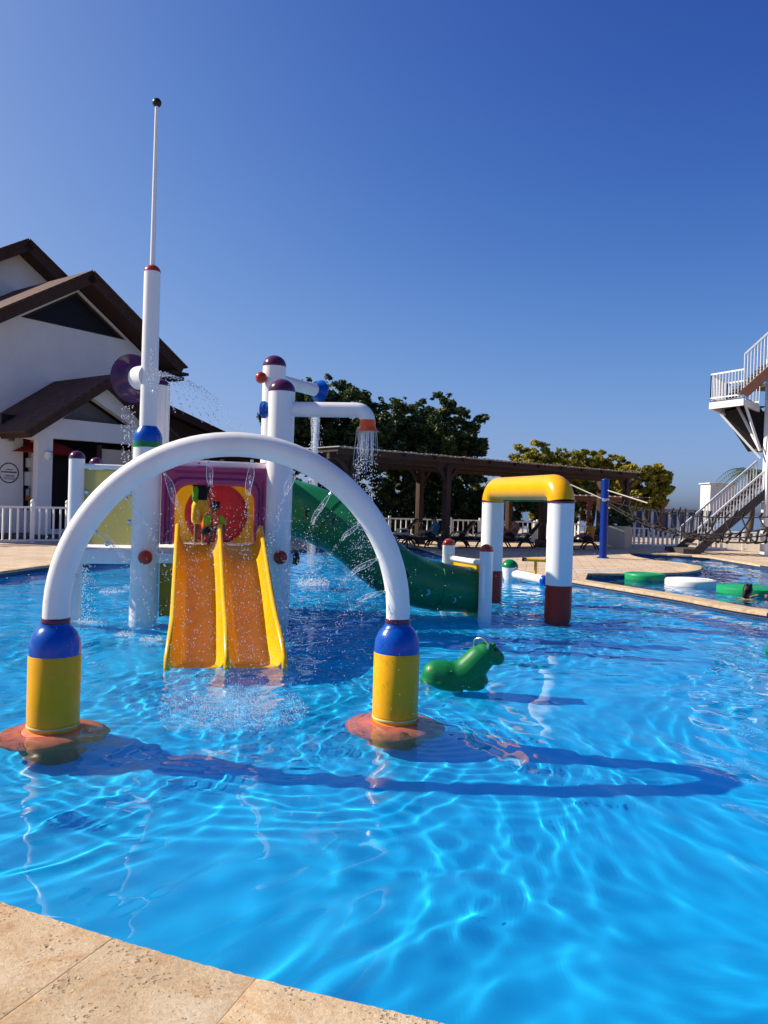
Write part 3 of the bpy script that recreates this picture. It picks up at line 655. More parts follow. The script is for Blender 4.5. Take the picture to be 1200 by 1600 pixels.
    mb.add(vs+back, fs+[tuple(2*K+q for q in f)[::-1] for f in fs]+[(k, 2*K+k, 2*K+(k+1) % K, (k+1) % K) for k in range(K)]+[(K+k, K+(k+1) % K, 3*K+(k+1) % K, 3*K+k) for k in range(K)])
    mb.build('exit_panel', yellow, t, smooth=False)
    return t
play = tower()

# ------------------------------------------------------------------ spray gate
def spray_gate():
    a, b = G(766, 934, 0), G(871, 966, 0); r = .205
    t = thing('spray_gate', (a+b)/2, 'tall spray gate with yellow elbow pipe on two white posts with red feet', 'spray gate')
    d = (b-a).normalized(); top = 2.05; rad = .26
    pts = [a+V((0, 0, 1.83)), a+V((0, 0, top-rad))] + [a+d*(rad*(1-math.cos(k*math.pi/20)))+V((0, 0, top-rad+rad*math.sin(k*math.pi/20))) for k in range(1, 11)]
    pts += [b-d*(rad*(1-math.cos(k*math.pi/20)))+V((0, 0, top-rad+rad*math.sin(k*math.pi/20))) for k in range(10, 0, -1)] + [b+V((0, 0, top-rad)), b+V((0, 0, 1.83))]
    yp = MB().tube(pts, r+.004, 32).build('elbow_pipe', yellow, t)
    MB().beam(a+d*.5+V((0, 0, top-r-.006)), b-d*.5+V((0, 0, top-r-.006)), .07, .03).build('spray_bar', green, yp)
    for q in (a, b):
        p = MB().lathe([(r, .52), (r, 1.80)], q, seg=32).build('post', white, t)
        MB().lathe([(r+.006, 1.80), (r+.006, 1.835)], q, seg=32).build('band', plum, p)
        MB().lathe([(r+.003, -.52), (r+.003, .52)], q, seg=32).build('foot', redpaint, p)
spray_gate()

# ------------------------------------------------------------------ water pump pillar
def pump():
    a = G(796, 906, 0); a.z = 0
    t = thing('water_pump', a, 'low white pump pillar with green dome, side pipes and yellow tee handle', 'pump')
    p = MB().lathe([(.195, -.52), (.195, .30)], a, seg=28).build('pillar', white, t); MB().dome(a+V((0, 0, .30)), .198, squash=.95).build('dome', green, p)
    e = P(850, 909, a.y-.9); s = V((a.x, a.y, .16))
    e.z = .10
    pp = MB().tube([s, e], .105, 20).build('pipe', white, t); MB().lathe([(.11, -.04), (.115, 0), (.10, .05), (.02, .07)], e, (e-s), 20).build('pipe_end', blue, pp)
    l = V((a.x-.38, a.y+.05, .18)); MB().tube([s, l], .10, 20).build('pipe', white, t); MB().ball(l+V((-.02, -.06, -.03)), .09).build('joint_ball', plum, t)
    h = s.lerp(e, .75); MB().tube([h, h+V((0, 0, .42))], .035, 14).build('handle_stem', yellow, t)
    MB().tube([h+V((-.22, .05, .42)), h+V((.22, -.05, .42))], .04, 14).build('handle_bar', yellow, t)
    for sg in (-1, 1): MB().tube([h+V((sg*.20, -sg*.05, .42)), h+V((sg*.30, -sg*.07, .42))], .045, 14).build('grip', black, t)
pump()

# ------------------------------------------------------------------ green ride-on seal
def ride_on():
    c_ = G(706, 1062, 0); c_.z = 0; Y = c_.y
    t = thing('ride_on_figure', c_, 'green ride-on animal figure with raised head and steel grab handle', 'ride-on')
    def q(px, py, dy=0): return P(px, py, Y+dy)-V((0, 0, .045))
    mb = MB()
    ch = [(q(670, 1055, .02), .085), (q(682, 1047), .145), (q(696, 1048), .150), (q(712, 1050), .143), (q(727, 1044), .148), (q(740, 1033), .148), (q(750, 1022), .140), (q(759, 1014), .122), (q(768, 1016), .098), (q(777, 1021), .074)]
    for (p0, r0), (p1, r1) in zip(ch, ch[1:]): mb.capsule(p0, p1, r0, r1, 18)
    for dy in (-.08, .08): mb.capsule(q(768, 1004, dy), q(772, 1000, dy), .03, .026)       # brows
    mb.capsule(q(680, 1061), q(740, 1060), .155, .15); mb.capsule(q(735, 1062), q(735, 1085), .14, .15); mb.capsule(q(690, 1064), q(700, 1085), .17, .18)
    remesh(mb, 'body', toygreen, t, .012, 8)
    pts = crom([q(745, 1010, -.10), q(743, 997, -.10), q(748, 991, -.02), q(756, 993, .06), q(761, 1008, .09)], 6)
    h0, h1 = q(741, 1008, .0), q(762, 1012, -.09)
    hp = crom([h0, h0+V((0, 0, .09)), (h0+h1)/2+V((0, 0, .125)), h1+V((0, 0, .09)), h1], 6)
    MB().tube(hp, .012, 12).build('handle', chrome, t)
    for dy in (-.07, .07): MB().ball(q(774, 1008, dy), .018).build('eye', black, t)
    MB().tube([V((c_.x+.05, c_.y, -.52)), V((c_.x+.05, c_.y, .05))], .06, 16).build('spring_stem', alu, t)
    g_ = P(1205, 985, 9.6)
    o = tag(MB().dome(V((g_.x+.09, g_.y, .0)), .14, squash=1.1, lip=.52).build('pool_bollard', toygreen), 'green domed pool bollard beside the coping divider', 'bollard')
ride_on()

# ------------------------------------------------------------------ floating pads, blue pole, cascade, rope net
def pads():
    for px, py, wpx, m, lab in ((1008, 899, 62, padgreen, 'green round floating pad next to the rounded deck end'), (1079, 908, 76, whitep, 'white round floating pad between two green pads'), (1172, 920, 98, padgreen, 'green round floating pad behind the swimmer')):
        p = G(px, py, .1); r = wpx*p.y/1200/2
        t = thing('floating_pad', (p.x, p.y, 0), lab, 'floating pad', 'floating pads in the deep pool')
        MB().lathe([(r*.8, -.12), (r*.97, -.09), (r, -.03), (r, .10), (r*.985, .135), (r*.95, .15), (1e-5, .15)], (p.x, p.y, 0), seg=40).build('pad_body', m, t)
        MB().lathe([(r*.80, .148), (r*.82, .158), (r*.86, .158), (r*.88, .148)], (p.x, p.y, 0), seg=40).build('pad_ridge', m, t)
pads()
pole_b = G(942, 872); 
def pole():
    t = thing('rope_pole', pole_b, 'blue round pole on the rounded deck holding the rope net', 'pole')
    MB().tube([pole_b, pole_b+V((0, 0, 2.62))], .125, 22).build('shaft', deepblue, t); MB().dome(pole_b+V((0, 0, 2.62)), .127, squash=.35).build('cap', deepblue, t)
    MB().lathe([(.2, 0), (.2, .03), (.13, .05)], pole_b, seg=22).build('base_plate', deepblue, t)
    MB().lathe([(.14, -.05), (.15, 0), (.14, .05)], pole_b+V((0, 0, 1.95)), seg=22).build('rope_collar', chrome, t)
pole()
def rope_net():
    top = pole_b+V((0, 0, 1.95)); t = thing('rope_net', top, 'sagging dark knotted rope net strung from the blue pole over the deep pool', 'rope net')
    ends = [P(1230, 832, 19.0), P(1230, 806, 20.5)]
    lines = []
    for e, sag in zip(ends, (.55, .25)):
        pts = [top.lerp(e, k/24) - V((0, 0, sag*4*(k/24)*(1-k/24))) for k in range(25)]
        lines.append(pts); MB().tube(pts, .018, 8).build('cable', ropem, t)
    l2 = [p.lerp(lines[1][i], .5)-V((0, 0, .25*math.sin(i/24*math.pi))) for i, p in enumerate(lines[0])]; MB().tube(l2, .02, 8).build('cable', ropem, t)
    l3 = [p+V((.0, -.5*i/24, -.10-.02*i/24)) for i, p in enumerate(lines[0])]; MB().tube(l3, .02, 8).build('cable', ropem, t)
    r = random.Random(3)
    for i in range(3, 24):
        for A, B in ((lines[1], l2), (l2, lines[0]), (lines[0], l3)):
            a, b = A[i], B[min(24, max(0, i+r.choice((-1, 0, 1))))]
            m_ = (a+b)/2-V((0, 0, r.uniform(.02, .10))); MB().tube([a, m_, b], .024, 6).build('net_rope', ropem, t)
            MB().ball(b, .046, 8).build('knot', ropem, t)
        a = lines[1][i]; MB().tube([a, a+V((r.uniform(.02, .14), r.uniform(-.1, .1), r.uniform(.10, .24)))], [.034, .022], 6).build('rope_end', ropem, t)
        a = l2[i]; MB().tube([a, a+V((r.uniform(-.12, .12), r.uniform(-.1, .1), -r.uniform(.12, .28)))], [.034, .022], 6).build('rope_end', ropem, t)
    for px, py, yy in ((880, 752, 27), (1012, 786, 24)):
        MB().tube([pole_b+V((0, 0, 1.95 if px < 900 else 2.3)), P(px, py, yy)], .02, 6).build('guy_rope', ropel, t)
rope_net()
def cascade():
    pts = [G(898, 893), G(935, 893.5), G(985, 894)]
    mb = MB(); n = 18; rows = []
    for k in range(n+1):
        p = pts[0].lerp(pts[2], k/n); b = p+V((.0, .55, .018)); e = p+V((0, -.05, .016)); e2 = p+V((0, -.16, -.02+.01*math.sin(k*2.1))); e3 = p+V((0, -.2+.02*math.sin(k*1.3), -.13))
        rows.append([b, e, e2, e3])
    mb.add([q for r in rows for q in r], [(i*4+k, i*4+k+1, (i+1)*4+k+1, (i+1)*4+k) for i in range(n) for k in range(3)])
    tag(mb.build('overflow_cascade', film_mat('cascade_film', .40, (.75, .88, 1))), 'thin sheet of water spilling off the rounded deck edge', 'cascade', kind='stuff')
cascade()

# ------------------------------------------------------------------ white building on the left
WA = math.radians(54); wd = V((math.cos(WA), math.sin(WA), 0)); wn = V((math.sin(WA), -math.cos(WA), 0)); W0 = P(100, 700, 31)
def B(px, py, off): return PL(px, py, W0+wn*off, wn)
def roof_slab(ridge, eave, back, th, parent, name='roof'):       # shingled top on a thick dark eaves board
    up = (eave-ridge).cross(back).normalized()
    if up.z < 0: up = -up
    off = ORG[parent.name]; a, b = ridge, eave; c_, d = eave+back, ridge+back
    fs = MB().prism([a, b, b-up*th, a-up*th], back).build('eaves_board', soffit, parent, smooth=False)
    q = [p+up*.004 for p in (a, b, c_, d)]; e = (b-a).normalized()*.12; q[1] += e; q[2] += e; bk = back.normalized()*-.06; q[0] += bk; q[1] += bk
    vs = q+[p+up*.07 for p in q]
    me = bpy.data.meshes.new(name); me.from_pydata([p-off for p in vs], [], [(4, 5, 6, 7), (0, 3, 2, 1), (0, 1, 5, 4), (1, 2, 6, 5), (2, 3, 7, 6), (3, 0, 4, 7)])
    ul = me.uv_layers.new(); l1, l2 = (b-a).length, back.length; uvm = {4: (0, 0), 5: (0, l1), 6: (l2, l1), 7: (l2, 0)}
    for l in me.loops: ul.data[l.index].uv = uvm.get(l.vertex_index, (l.vertex_index*.3, .1))
    me.materials.append(shingle); o = bpy.data.objects.new(name, me); COL.objects.link(o); o.parent = parent; ORG[o.name] = off
    return o
def mirror(p, about):                      # mirror along the facade about a vertical axis
    u = (p-about).dot(wd); return p - wd*(2*u)
def building():
    org = B(100, 800, 0); org.z = DZ
    t = thing('club_building', org, 'white gabled clubhouse with brown shingle roofs and dark triangular window', 'building')
    back = -wn*12
    # upper rear gable
    A = B(45, 375, -4); R = B(118, 447, -4); R = A+(R-A)*1.6; Lf = mirror(R, A)
    for e in (R, Lf): roof_slab(A, e, back, .42, t)
    z0 = 4.0
    w_ = [q-wn*.8-V((0, 0, .42)) for q in (A, R, Lf)]; MB().prism([w_[0], w_[1], V((w_[1].x, w_[1].y, z0)), V((w_[2].x, w_[2].y, z0)), w_[2]], -wn*10).build('upper_wall', wallwhite, t, smooth=False)
    # main gable
    A = B(145, 425, 1.0); R = B(289, 573, 1.0); Lf = A+(mirror(R, A)-A)*1.3
    for e in (R, Lf): roof_slab(A, e, back, .40, t)
    Aw = A-wn*1.0-V((0, 0, .55)); Rw = R-wn*1.0-V((0, 0, .5))-wd*.9; Rw = Aw+(R-A)*.90-V((0, 0, .02)); Rw += wn*(-(Rw-Aw).dot(wn)); Lw = mirror(Rw, Aw)
    T = Aw-V((0, 0, .10)); zb_ = B(113, 513, 0).z; kk = (T.z-zb_)/(Aw.z-Rw.z); tri = [T+(Lw-Aw)*kk, T, T+(Rw-Aw)*kk]
    holed_wall([Aw, Rw, V((Rw.x, Rw.y, 0)), V((Lw.x, Lw.y, 0)), Lw], [tri], -wn*.35, 'gable_wall', wallwhite, t)
    gl = MB().prism([q-wn*.24 for q in tri], -wn*.03).build('triangular_window', darkglass, t, smooth=False)
    c_ = sum(tri, V((0, 0, 0)))/3
    fr = MB()
    for i in range(3): fr.beam(tri[i].lerp(c_, .02)-wn*.16, tri[(i+1) % 3].lerp(c_, .02)-wn*.16, .12, .14)
    fr.build('window_frame', soffit, gl, smooth=False)
    sw = MB().prism([V((Rw.x, Rw.y, 0))-wn*.36, V((Rw.x, Rw.y, Rw.z))-wn*.36, V((Rw.x, Rw.y, Rw.z))-wn*11, V((Rw.x, Rw.y, 0))-wn*11], -wd*.3).build('side_wall', wallwhite, t, smooth=False)
    # gutter end under the right eave
    g0 = B(270, 592, .4); MB().box(g0, (.55, .9, .16), WA).build('gutter', soffit, t, smooth=False); MB().box(g0+V((0, 0, .22))+wn*.3, (.9, .5, .12), WA).build('gutter', soffit, t, smooth=False)
    # porch gable
    po = 3.4
    A = B(181, 587, po+.7); E_ = B(42, 673, po+.7); Rr = mirror(E_, A); pb = -wn*(po+.6)
    for e in (E_, Rr): roof_slab(A, e, pb, .26, t)
    Ag = A-wn*.7-V((0, 0, .34)); El = Ag+(E_-A)*.93; Er = mirror(El, Ag)
    for q in (El, Er): q += wn*((Ag-q).dot(wn))
    def Wp(px, py): q = B(px, py, po); return q+wn*((Ag-q).dot(wn))
    hole1 = [Wp(97, 654), Wp(140, 625), Wp(208, 666)]
    hole1[1] = Ag+(hole1[0]-Ag)*.28-V((0, 0, .1)); hole1[1] += wn*((Ag-hole1[1]).dot(wn))
    hole2 = [Wp(83, 685), Wp(213, 695), V((0, 0, 0)), V((0, 0, 0))]
    hole2[2] = V((hole2[1].x, hole2[1].y, DZ+.35)); hole2[3] = V((hole2[0].x, hole2[0].y, DZ+.35))
    bl = Wp(60, 690); br = El-(bl-El)*0; br = mirror(bl, Ag)
    holed_wall([Ag, Er, V((br.x, br.y, Er.z)) if br.z > 0 else Er, V((br.x, br.y, .0)), V((bl.x, bl.y, .0)), V((bl.x, bl.y, El.z+.35)), El+V((0, 0, .0))] if False else [Ag, Er, V((Er.x, Er.y, 0)), V((bl.x, bl.y, 0)), V((bl.x, bl.y, El.z-.05)), El], [hole1, hole2], -wn*.3, 'porch_front', wallwhite, t)
    MB().prism([q-wn*.6 for q in hole1], -wn*.05).build('porch_gable_recess', mat('grey_panel', (.16, .15, .15), .8), t, smooth=False)
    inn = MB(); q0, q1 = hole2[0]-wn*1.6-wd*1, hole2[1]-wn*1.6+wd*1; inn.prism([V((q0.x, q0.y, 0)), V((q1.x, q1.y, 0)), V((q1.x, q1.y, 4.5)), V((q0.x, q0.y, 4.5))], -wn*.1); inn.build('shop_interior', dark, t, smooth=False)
    s0, s1 = Wp(166, 700)-wn*.35, Wp(214, 705)-wn*.35
    MB().prism([V((s0.x, s0.y, .2)), V((s1.x, s1.y, .2)), s1, V((s0.x, s0.y, s1.z))], -wn*.1).build('roller_panel', wallbeige, t, smooth=False)
    d0 = Wp(163, 695)-wn*.3; MB().beam(V((d0.x, d0.y, .2)), d0, .14, .14).build('door_jamb', soffit, t, smooth=False)
    u0 = Wp(100, 697)-wn*.9; MB().lathe([(1.3, -.25), (.7, .05), (.05, .3), (1e-4, .3)], u0-wn*.2+V((0, 0, .0)), seg=10).build('red_awning', redcloth, t, smooth=False)
    MB().prism([V((hole2[3].x, hole2[3].y, 0))+wn*.6-wd*1.5, V((hole2[2].x, hole2[2].y, 0))+wn*.6+wd*1.5, V((hole2[2].x, hole2[2].y, .3))+wn*.6+wd*1.5, V((hole2[3].x, hole2[3].y, .3))+wn*.6-wd*1.5], -wn*3).build('plinth', stone_d, t, smooth=False)
    # wall with the round notice and the narrow display niche
    po2 = 2.2
    wl, wr = B(-120, 690, po2), B(64, 690, po2); zt = B(10, 676, po2).z
    ni = [B(36, 684, po2), B(51, 685, po2), B(51, 797, po2), B(36, 797, po2)]
    for q in ni: q += wn*((wl-q).dot(wn))
    holed_wall([V((wl.x, wl.y, zt)), V((wr.x, wr.y, zt)), V((wr.x, wr.y, 0)), V((wl.x, wl.y, 0))], [ni], -wn*.3, 'shop_wall', wallbeige if False else wallwhite, t)
    nb = MB().prism([q-wn*.32 for q in ni], -wn*.03).build('display_niche', dark, t, smooth=False)
    for (x, y, sx, sz, m) in ((44, 692, .30, .5, redcloth), (44, 723, .18, .35, whitep), (43, 748, .26, .5, whitep), (43, 770, .20, .3, alu), (44, 778, .22, .2, mat('orange_stock', (.5, .16, .02), .6))):
        MB().box(B(x, y, po2-.2), (sx, .12, sz), WA, ).build('display_item', m, nb, bevel=.03)
    sc_ = B(14, 739, po2+.012); rr = 13.2/1200*31
    K = 40; ring = MB()
    sg = MB().tube([sc_+wd*rr*math.cos(k*2*math.pi/K)+V((0, 0, rr*math.sin(k*2*math.pi/K))) for k in range(K)], .018, 6, closed=True).build('round_notice', dark, t)
    for j, (wdt, zz, hh) in enumerate(((.22, .12, .025), (.52, .03, .045), (.26, -.10, .035), (.42, -.17, .015), (.34, -.215, .015))):
        x = -wdt/2
        while x < wdt/2:
            l = rnd.uniform(.03, .07); MB().box(sc_+wd*(x+l/2)+V((0, 0, zz)), (l, .01, hh), WA).build('notice_line', dark, sg, smooth=False); x += l+.018
    lp = B(18, 689, po2+.15); MB().lathe([(.03, -.02), (.10, 0), (.09, .10), (.02, .13)], lp, seg=14).build('wall_lamp', alu, t)
    lp = Wp(73, 712)+wn*.08; MB().lathe([(.03, -.15), (.13, -.05), (.11, .12), (.02, .16)], lp, seg=14).build('wall_lamp', whitep, t)
    # right veranda wing
    A = B(212, 611, -1.5); E_ = B(352, 677, -1.5); roof_slab(A, E_, -wn*8, .30, t)
    a2, e2 = A-wn*.5-V((0, 0, .32)), E_-wn*.5-V((0, 0, .32)); zb = B(330, 712, -2).z
    MB().prism([a2, e2, V((e2.x, e2.y, zb)), V((a2.x, a2.y, zb))], -wn*.2).build('wing_gable', soffit, t, smooth=False)
    q0, q1 = B(255, 712, -2.2), B(455, 730, -2.2); q0.z = q1.z = zb
    MB().beam(q0-V((0, 0, .16)), q1-V((0, 0, .16)), .3, .32).build('veranda_beam', soffit, t, smooth=False)
    MB().prism([V((q0.x, q0.y, 0))-wn*2.5, V((q1.x, q1.y, 0))-wn*2.5, V((q1.x, q1.y, zb))-wn*2.5, V((q0.x, q0.y, zb))-wn*2.5], -wn*.2).build('wing_wall', wallwhite, t, smooth=False)
    roof_slab(V((q0.x, q0.y, zb+.3))-wn*2, V((q0.x, q0.y, zb+.05))+wn*.6, wd*(q1-q0).length, .18, t)
    for k in range(6):
        q = q0.lerp(q1, k/5); MB().box(V((q.x, q.y, zb/2)), (.32, .32, zb-.3), WA).build('veranda_post', wallwhite, t, bevel=.02)
        if k < 5:
            q2 = q0.lerp(q1, (k+.5)/5)-wn*2.45; MB().box(V((q2.x, q2.y, zb*.55)), (1.3, .1, zb*.7), WA).build('veranda_door', dark, t, smooth=False)
building()

# ------------------------------------------------------------------ white fences
def fence(a, b, h, label, pick=.2, postn=4, group='white railings around the pool', pw=.045, finial=False):
    t = thing('white_fence', a, label, 'fence', group); d = (b-a); L_ = d.length; rz = math.atan2(d.y, d.x)
    for z in (.10, h): MB().beam(a+V((0, 0, z)), b+V((0, 0, z)), .06, .06).build('rail', whitep, t, smooth=False)
    pm = None; n = max(1, int(L_/pick))
    for k in range(1, n):
        p = a.lerp(b, k/n)
        if pm is None:
            pm = MB().box(a+V((0, 0, (h+.10)/2)), (pw, .06, h-.13), rz).build('picket', whitep, t, smooth=False); pm.location = p-a; 
        else:
            q = pm.copy(); COL.objects.link(q); q.parent = t; q.location = p-a
    for k in range(postn+1):
        p = a.lerp(b, k/postn); o = MB().box(p+V((0, 0, (h+.12)/2)), (.11, .11, h+.12), rz).build('fence_post', whitep, t, bevel=.01)
        if finial: MB().ball(p+V((0, 0, h+.18)), .075, 12).build('finial', whitep, o)
fence(G(-70, 851), G(104, 848.5), 1.15, 'white picket railing in front of the white clubhouse', .215, 3, finial=True)
def fz(pxa, pya, pxb, pyb, Ya, Yb, *a, **k):
    p0, p1 = P(pxa, pya, Ya), P(pxb, pyb, Yb); h = min(p0.z, p1.z)-DZ; p0.z = p1.z = DZ; fence(p0, p1, h, *a, **k)
fz(560, 805, 840, 816, 34, 36, 'white picket railing behind the sun loungers under the pergola', .24, 6)
fz(836, 816, 905, 819, 36, 37.5, 'short white picket railing seen through the spray gate', .24, 2)
fz(905, 822, 955, 823.5, 40, 40, 'short white railing behind the person in orange', .24, 1)
fz(984, 825, 1058, 827, 35, 35.5, 'white picket railing between the planter and the stairs', .22, 2, pw=.09)
fz(1095, 828, 1196, 833, 34, 33, 'white picket railing behind the stair foot beside the cream wall', .20, 3, pw=.08)

# ------------------------------------------------------------------ pergolas
def pergola():
    z = 3.5; A, Bq = G(527, 698, z), G(997, 739, z); d = (Bq-A).normalized(); L_ = (Bq-A).length; n = V((-d.y, d.x, 0)); D = 4.2
    t = thing('pergola', V((A.x, A.y, 0)), 'long dark brown timber pergola with slatted roof over the loungers', 'pergola')
    for u in (.5, D/2, D-.5): MB().beam(A+n*u-V((0, 0, .22)), Bq+n*u-V((0, 0, .22)), .16, .30).build('beam', pergwood, t, smooth=False)
    MB().beam(A-V((0, 0, .13)), Bq-V((0, 0, .13)), .05, .20).build('fascia_board', pergwood, t, smooth=False)
    k = 0.0; sl = None; rz = math.atan2(n.y, n.x)
    while k < L_:
        j = rnd.uniform(-.012, .012)
        if sl is None:
            sl = MB().box(A+n*(D/2), (D+.5, .205, .035), rz, ).build('slat', pergslat, t, smooth=False); base = sl.location.copy()
        else:
            q = sl.copy(); COL.objects.link(q); q.parent = t; q.location = base+d*k+V((0, 0, j)); q.rotation_euler = (0, 0, 0)
        k += .235
    nr = int(L_/1.4)
    for i in range(nr+1):
        p = A+d*(L_*i/nr); MB().beam(p-n*.1-V((0, 0, .08)), p+n*D-V((0, 0, .08)), .08, .14).build('rafter', pergwood, t, smooth=False)
    def on(px, u):
        dd = ray(px, 800); nn = V((0, 0, 1)).cross(d); pt = A+n*u; o = V((0, 0, EYE)); s_ = (pt-o).dot(nn)/dd.dot(nn); q = o+dd*s_; q.z = DZ; return q
    for px, u in ((548, .5), (697, .5), (848, .5), (977, .5), (535, D-.5), (655, D-.5), (795, D-.5), (937, D-.5)):
        q = on(px, u); p = MB().box(q+V((0, 0, (z-.4)/2)), (.24, .24, z-.35), math.atan2(d.y, d.x)).build('post', pergwood, t, bevel=.015)
        MB().box(q+V((0, 0, .16)), (.42, .42, .32), math.atan2(d.y, d.x)).build('post_base', stone_d, p, bevel=.02)
        for sg in (-1, 1): MB().beam(q+V((0, 0, z-1.05)), q+d*sg*.6+V((0, 0, z-.4)), .10, .12).build('brace', pergwood, p, smooth=False)
    # far smaller pergola
    z2 = 2.5; A, Bq = P(733, 775, 46), P(1035, 789, 50); A.z = Bq.z = z2+.15; d = (Bq-A).normalized(); n = V((-d.y, d.x, 0)); L_ = (Bq-A).length
    t2 = thing('pergola', V((A.x, A.y, 0)), 'small low pergola with pale roof boards and red-brown posts behind the big one', 'pergola')
    redwood = mat('red_wood', (.20, .075, .045), .7, .25, 6)
    for u in (0, 1.4, 2.8): MB().beam(A+n*u-V((0, 0, .2)), Bq+n*u-V((0, 0, .2)), .14, .3).build('beam', redwood, t2, smooth=False)
    k = 0
    while k < L_:
        p = A+d*k; MB().beam(p-n*.3, p+n*3.1, .30, .05).build('slat', pergslat, t2, smooth=False); k += .42
    for i in range(6):
        p = A+d*(L_*i/5); p.z = DZ; o = MB().box(p+V((0, 0, z2/2)), (.22, .22, z2), 0).build('post', redwood, t2, smooth=False)
        MB().beam(p+V((0, 0, z2-.7)), p+d*.5+V((0, 0, z2-.05)), .1, .12).build('brace', redwood, o, smooth=False)
pergola()

# ------------------------------------------------------------------ loungers
def lounger_proto():
    t = thing('sun_lounger', (0, 0, 0), 'x', 'sun lounger', 'sun loungers under the pergola')
    MB().box((-.28, 0, .34), (1.36, .68, .12)).build('seat', lounger_m, t, bevel=.015)
    MB().beam((.36, 0, .36), (.92, 0, 1.02), .68, .11, up=(0, 0, 1)).build('backrest', lounger_m, t, bevel=.015)
    for y in (-.34, .34):
        MB().tube(crom([(-.85, y, .02), (-.72, y, .22), (-.55, y, .30), (-.38, y, .22), (-.25, y, .02)], 5), .03, 8).build('leg', lounger_m, t)
        MB().tube(crom([(.1, y, .02), (.2, y, .22), (.4, y, .30), (.6, y, .22), (.72, y, .02)], 5), .03, 8).build('leg', lounger_m, t)
        MB().tube(crom([(.05, y, .36), (.12, y, .54), (.35, y, .60), (.62, y, .58)], 5), .028, 8).build('armrest', alu, t)
        MB().beam((-.95, y, .34), (.5, y, .34), .05, .07).build('side_rail', lounger_m, t, smooth=False)
    return t
lproto = lounger_proto(); first = True
LSPOTS = [(616, 849, 31.5, 'brown wicker sun lounger half hidden behind the green tube slide'), (662, 852, 29.3, 'brown wicker sun lounger with a person in patterned shirt sitting on it'), (703, 852, 30.0, 'brown wicker sun lounger at the foot of the dark pergola post'), (740, 853, 30.2, 'empty brown wicker sun lounger beside the left post of the spray gate'), (806, 853, 30.5, 'brown wicker sun lounger framed by the spray gate posts'), (905, 855, 31, 'brown wicker sun lounger under the person in orange')]
LPOS = []
for px, py, Y, lab in LSPOTS:
    p = P(px, py, Y); p.z = DZ
    o = lproto if first else copy_tree(lproto); first = False
    o.location = p; o.rotation_euler.z = math.radians(rnd.uniform(-18, -4)); o['label'] = lab; LPOS.append((p, o.rotation_euler.z))
def small_table():
    p = P(627, 846, 28.7); p.z = DZ; t = thing('side_table', p, 'low brown side table with towels and cups beside the loungers', 'table')
    MB().box(p+V((0, 0, .42)), (.55, .5, .04)).build('table_top', lounger_m, t, bevel=.01)
    for x in (-.22, .22):
        for y in (-.2, .2): MB().box(p+V((x, y, .2)), (.05, .05, .4)).build('leg', lounger_m, t, smooth=False)
    tw = MB(); 
    for k in range(6): tw.capsule(p+V((-.2+.08*k, .05*math.sin(k*2), .49)), p+V((-.12+.08*k, -.05*math.sin(k), .51)), .06, .05)
    tag(remesh(tw, 'towel', mat('grey_towel', (.45, .43, .42), .9), None, .02), 'crumpled grey towel on the brown side table', 'towel')
    b = MB().lathe([(.05, 0), (.05, .11), (.03, .14), (.02, .17), (.02, .19), (1e-4, .19)], P(656, 836, 28.9), seg=14).build('bottle', yellow); tag(b, 'small yellow bottle beside the seated person', 'bottle')
small_table()
def planter():
    p = P(964, 851, 33.2); p.z = DZ; t = thing('planter', p, 'square beige planter with a leafy shrub beside the pergola post', 'planter')
    MB().box(p+V((0, 0, .48)), (1.0, 1.0, .96), -.62).build('pot', wallbeige, t, bevel=.03); MB().box(p+V((0, 0, .95)), (.88, .88, .04), -.62).build('soil', bark, t, smooth=False)
    return p, t
plp, plt = planter()

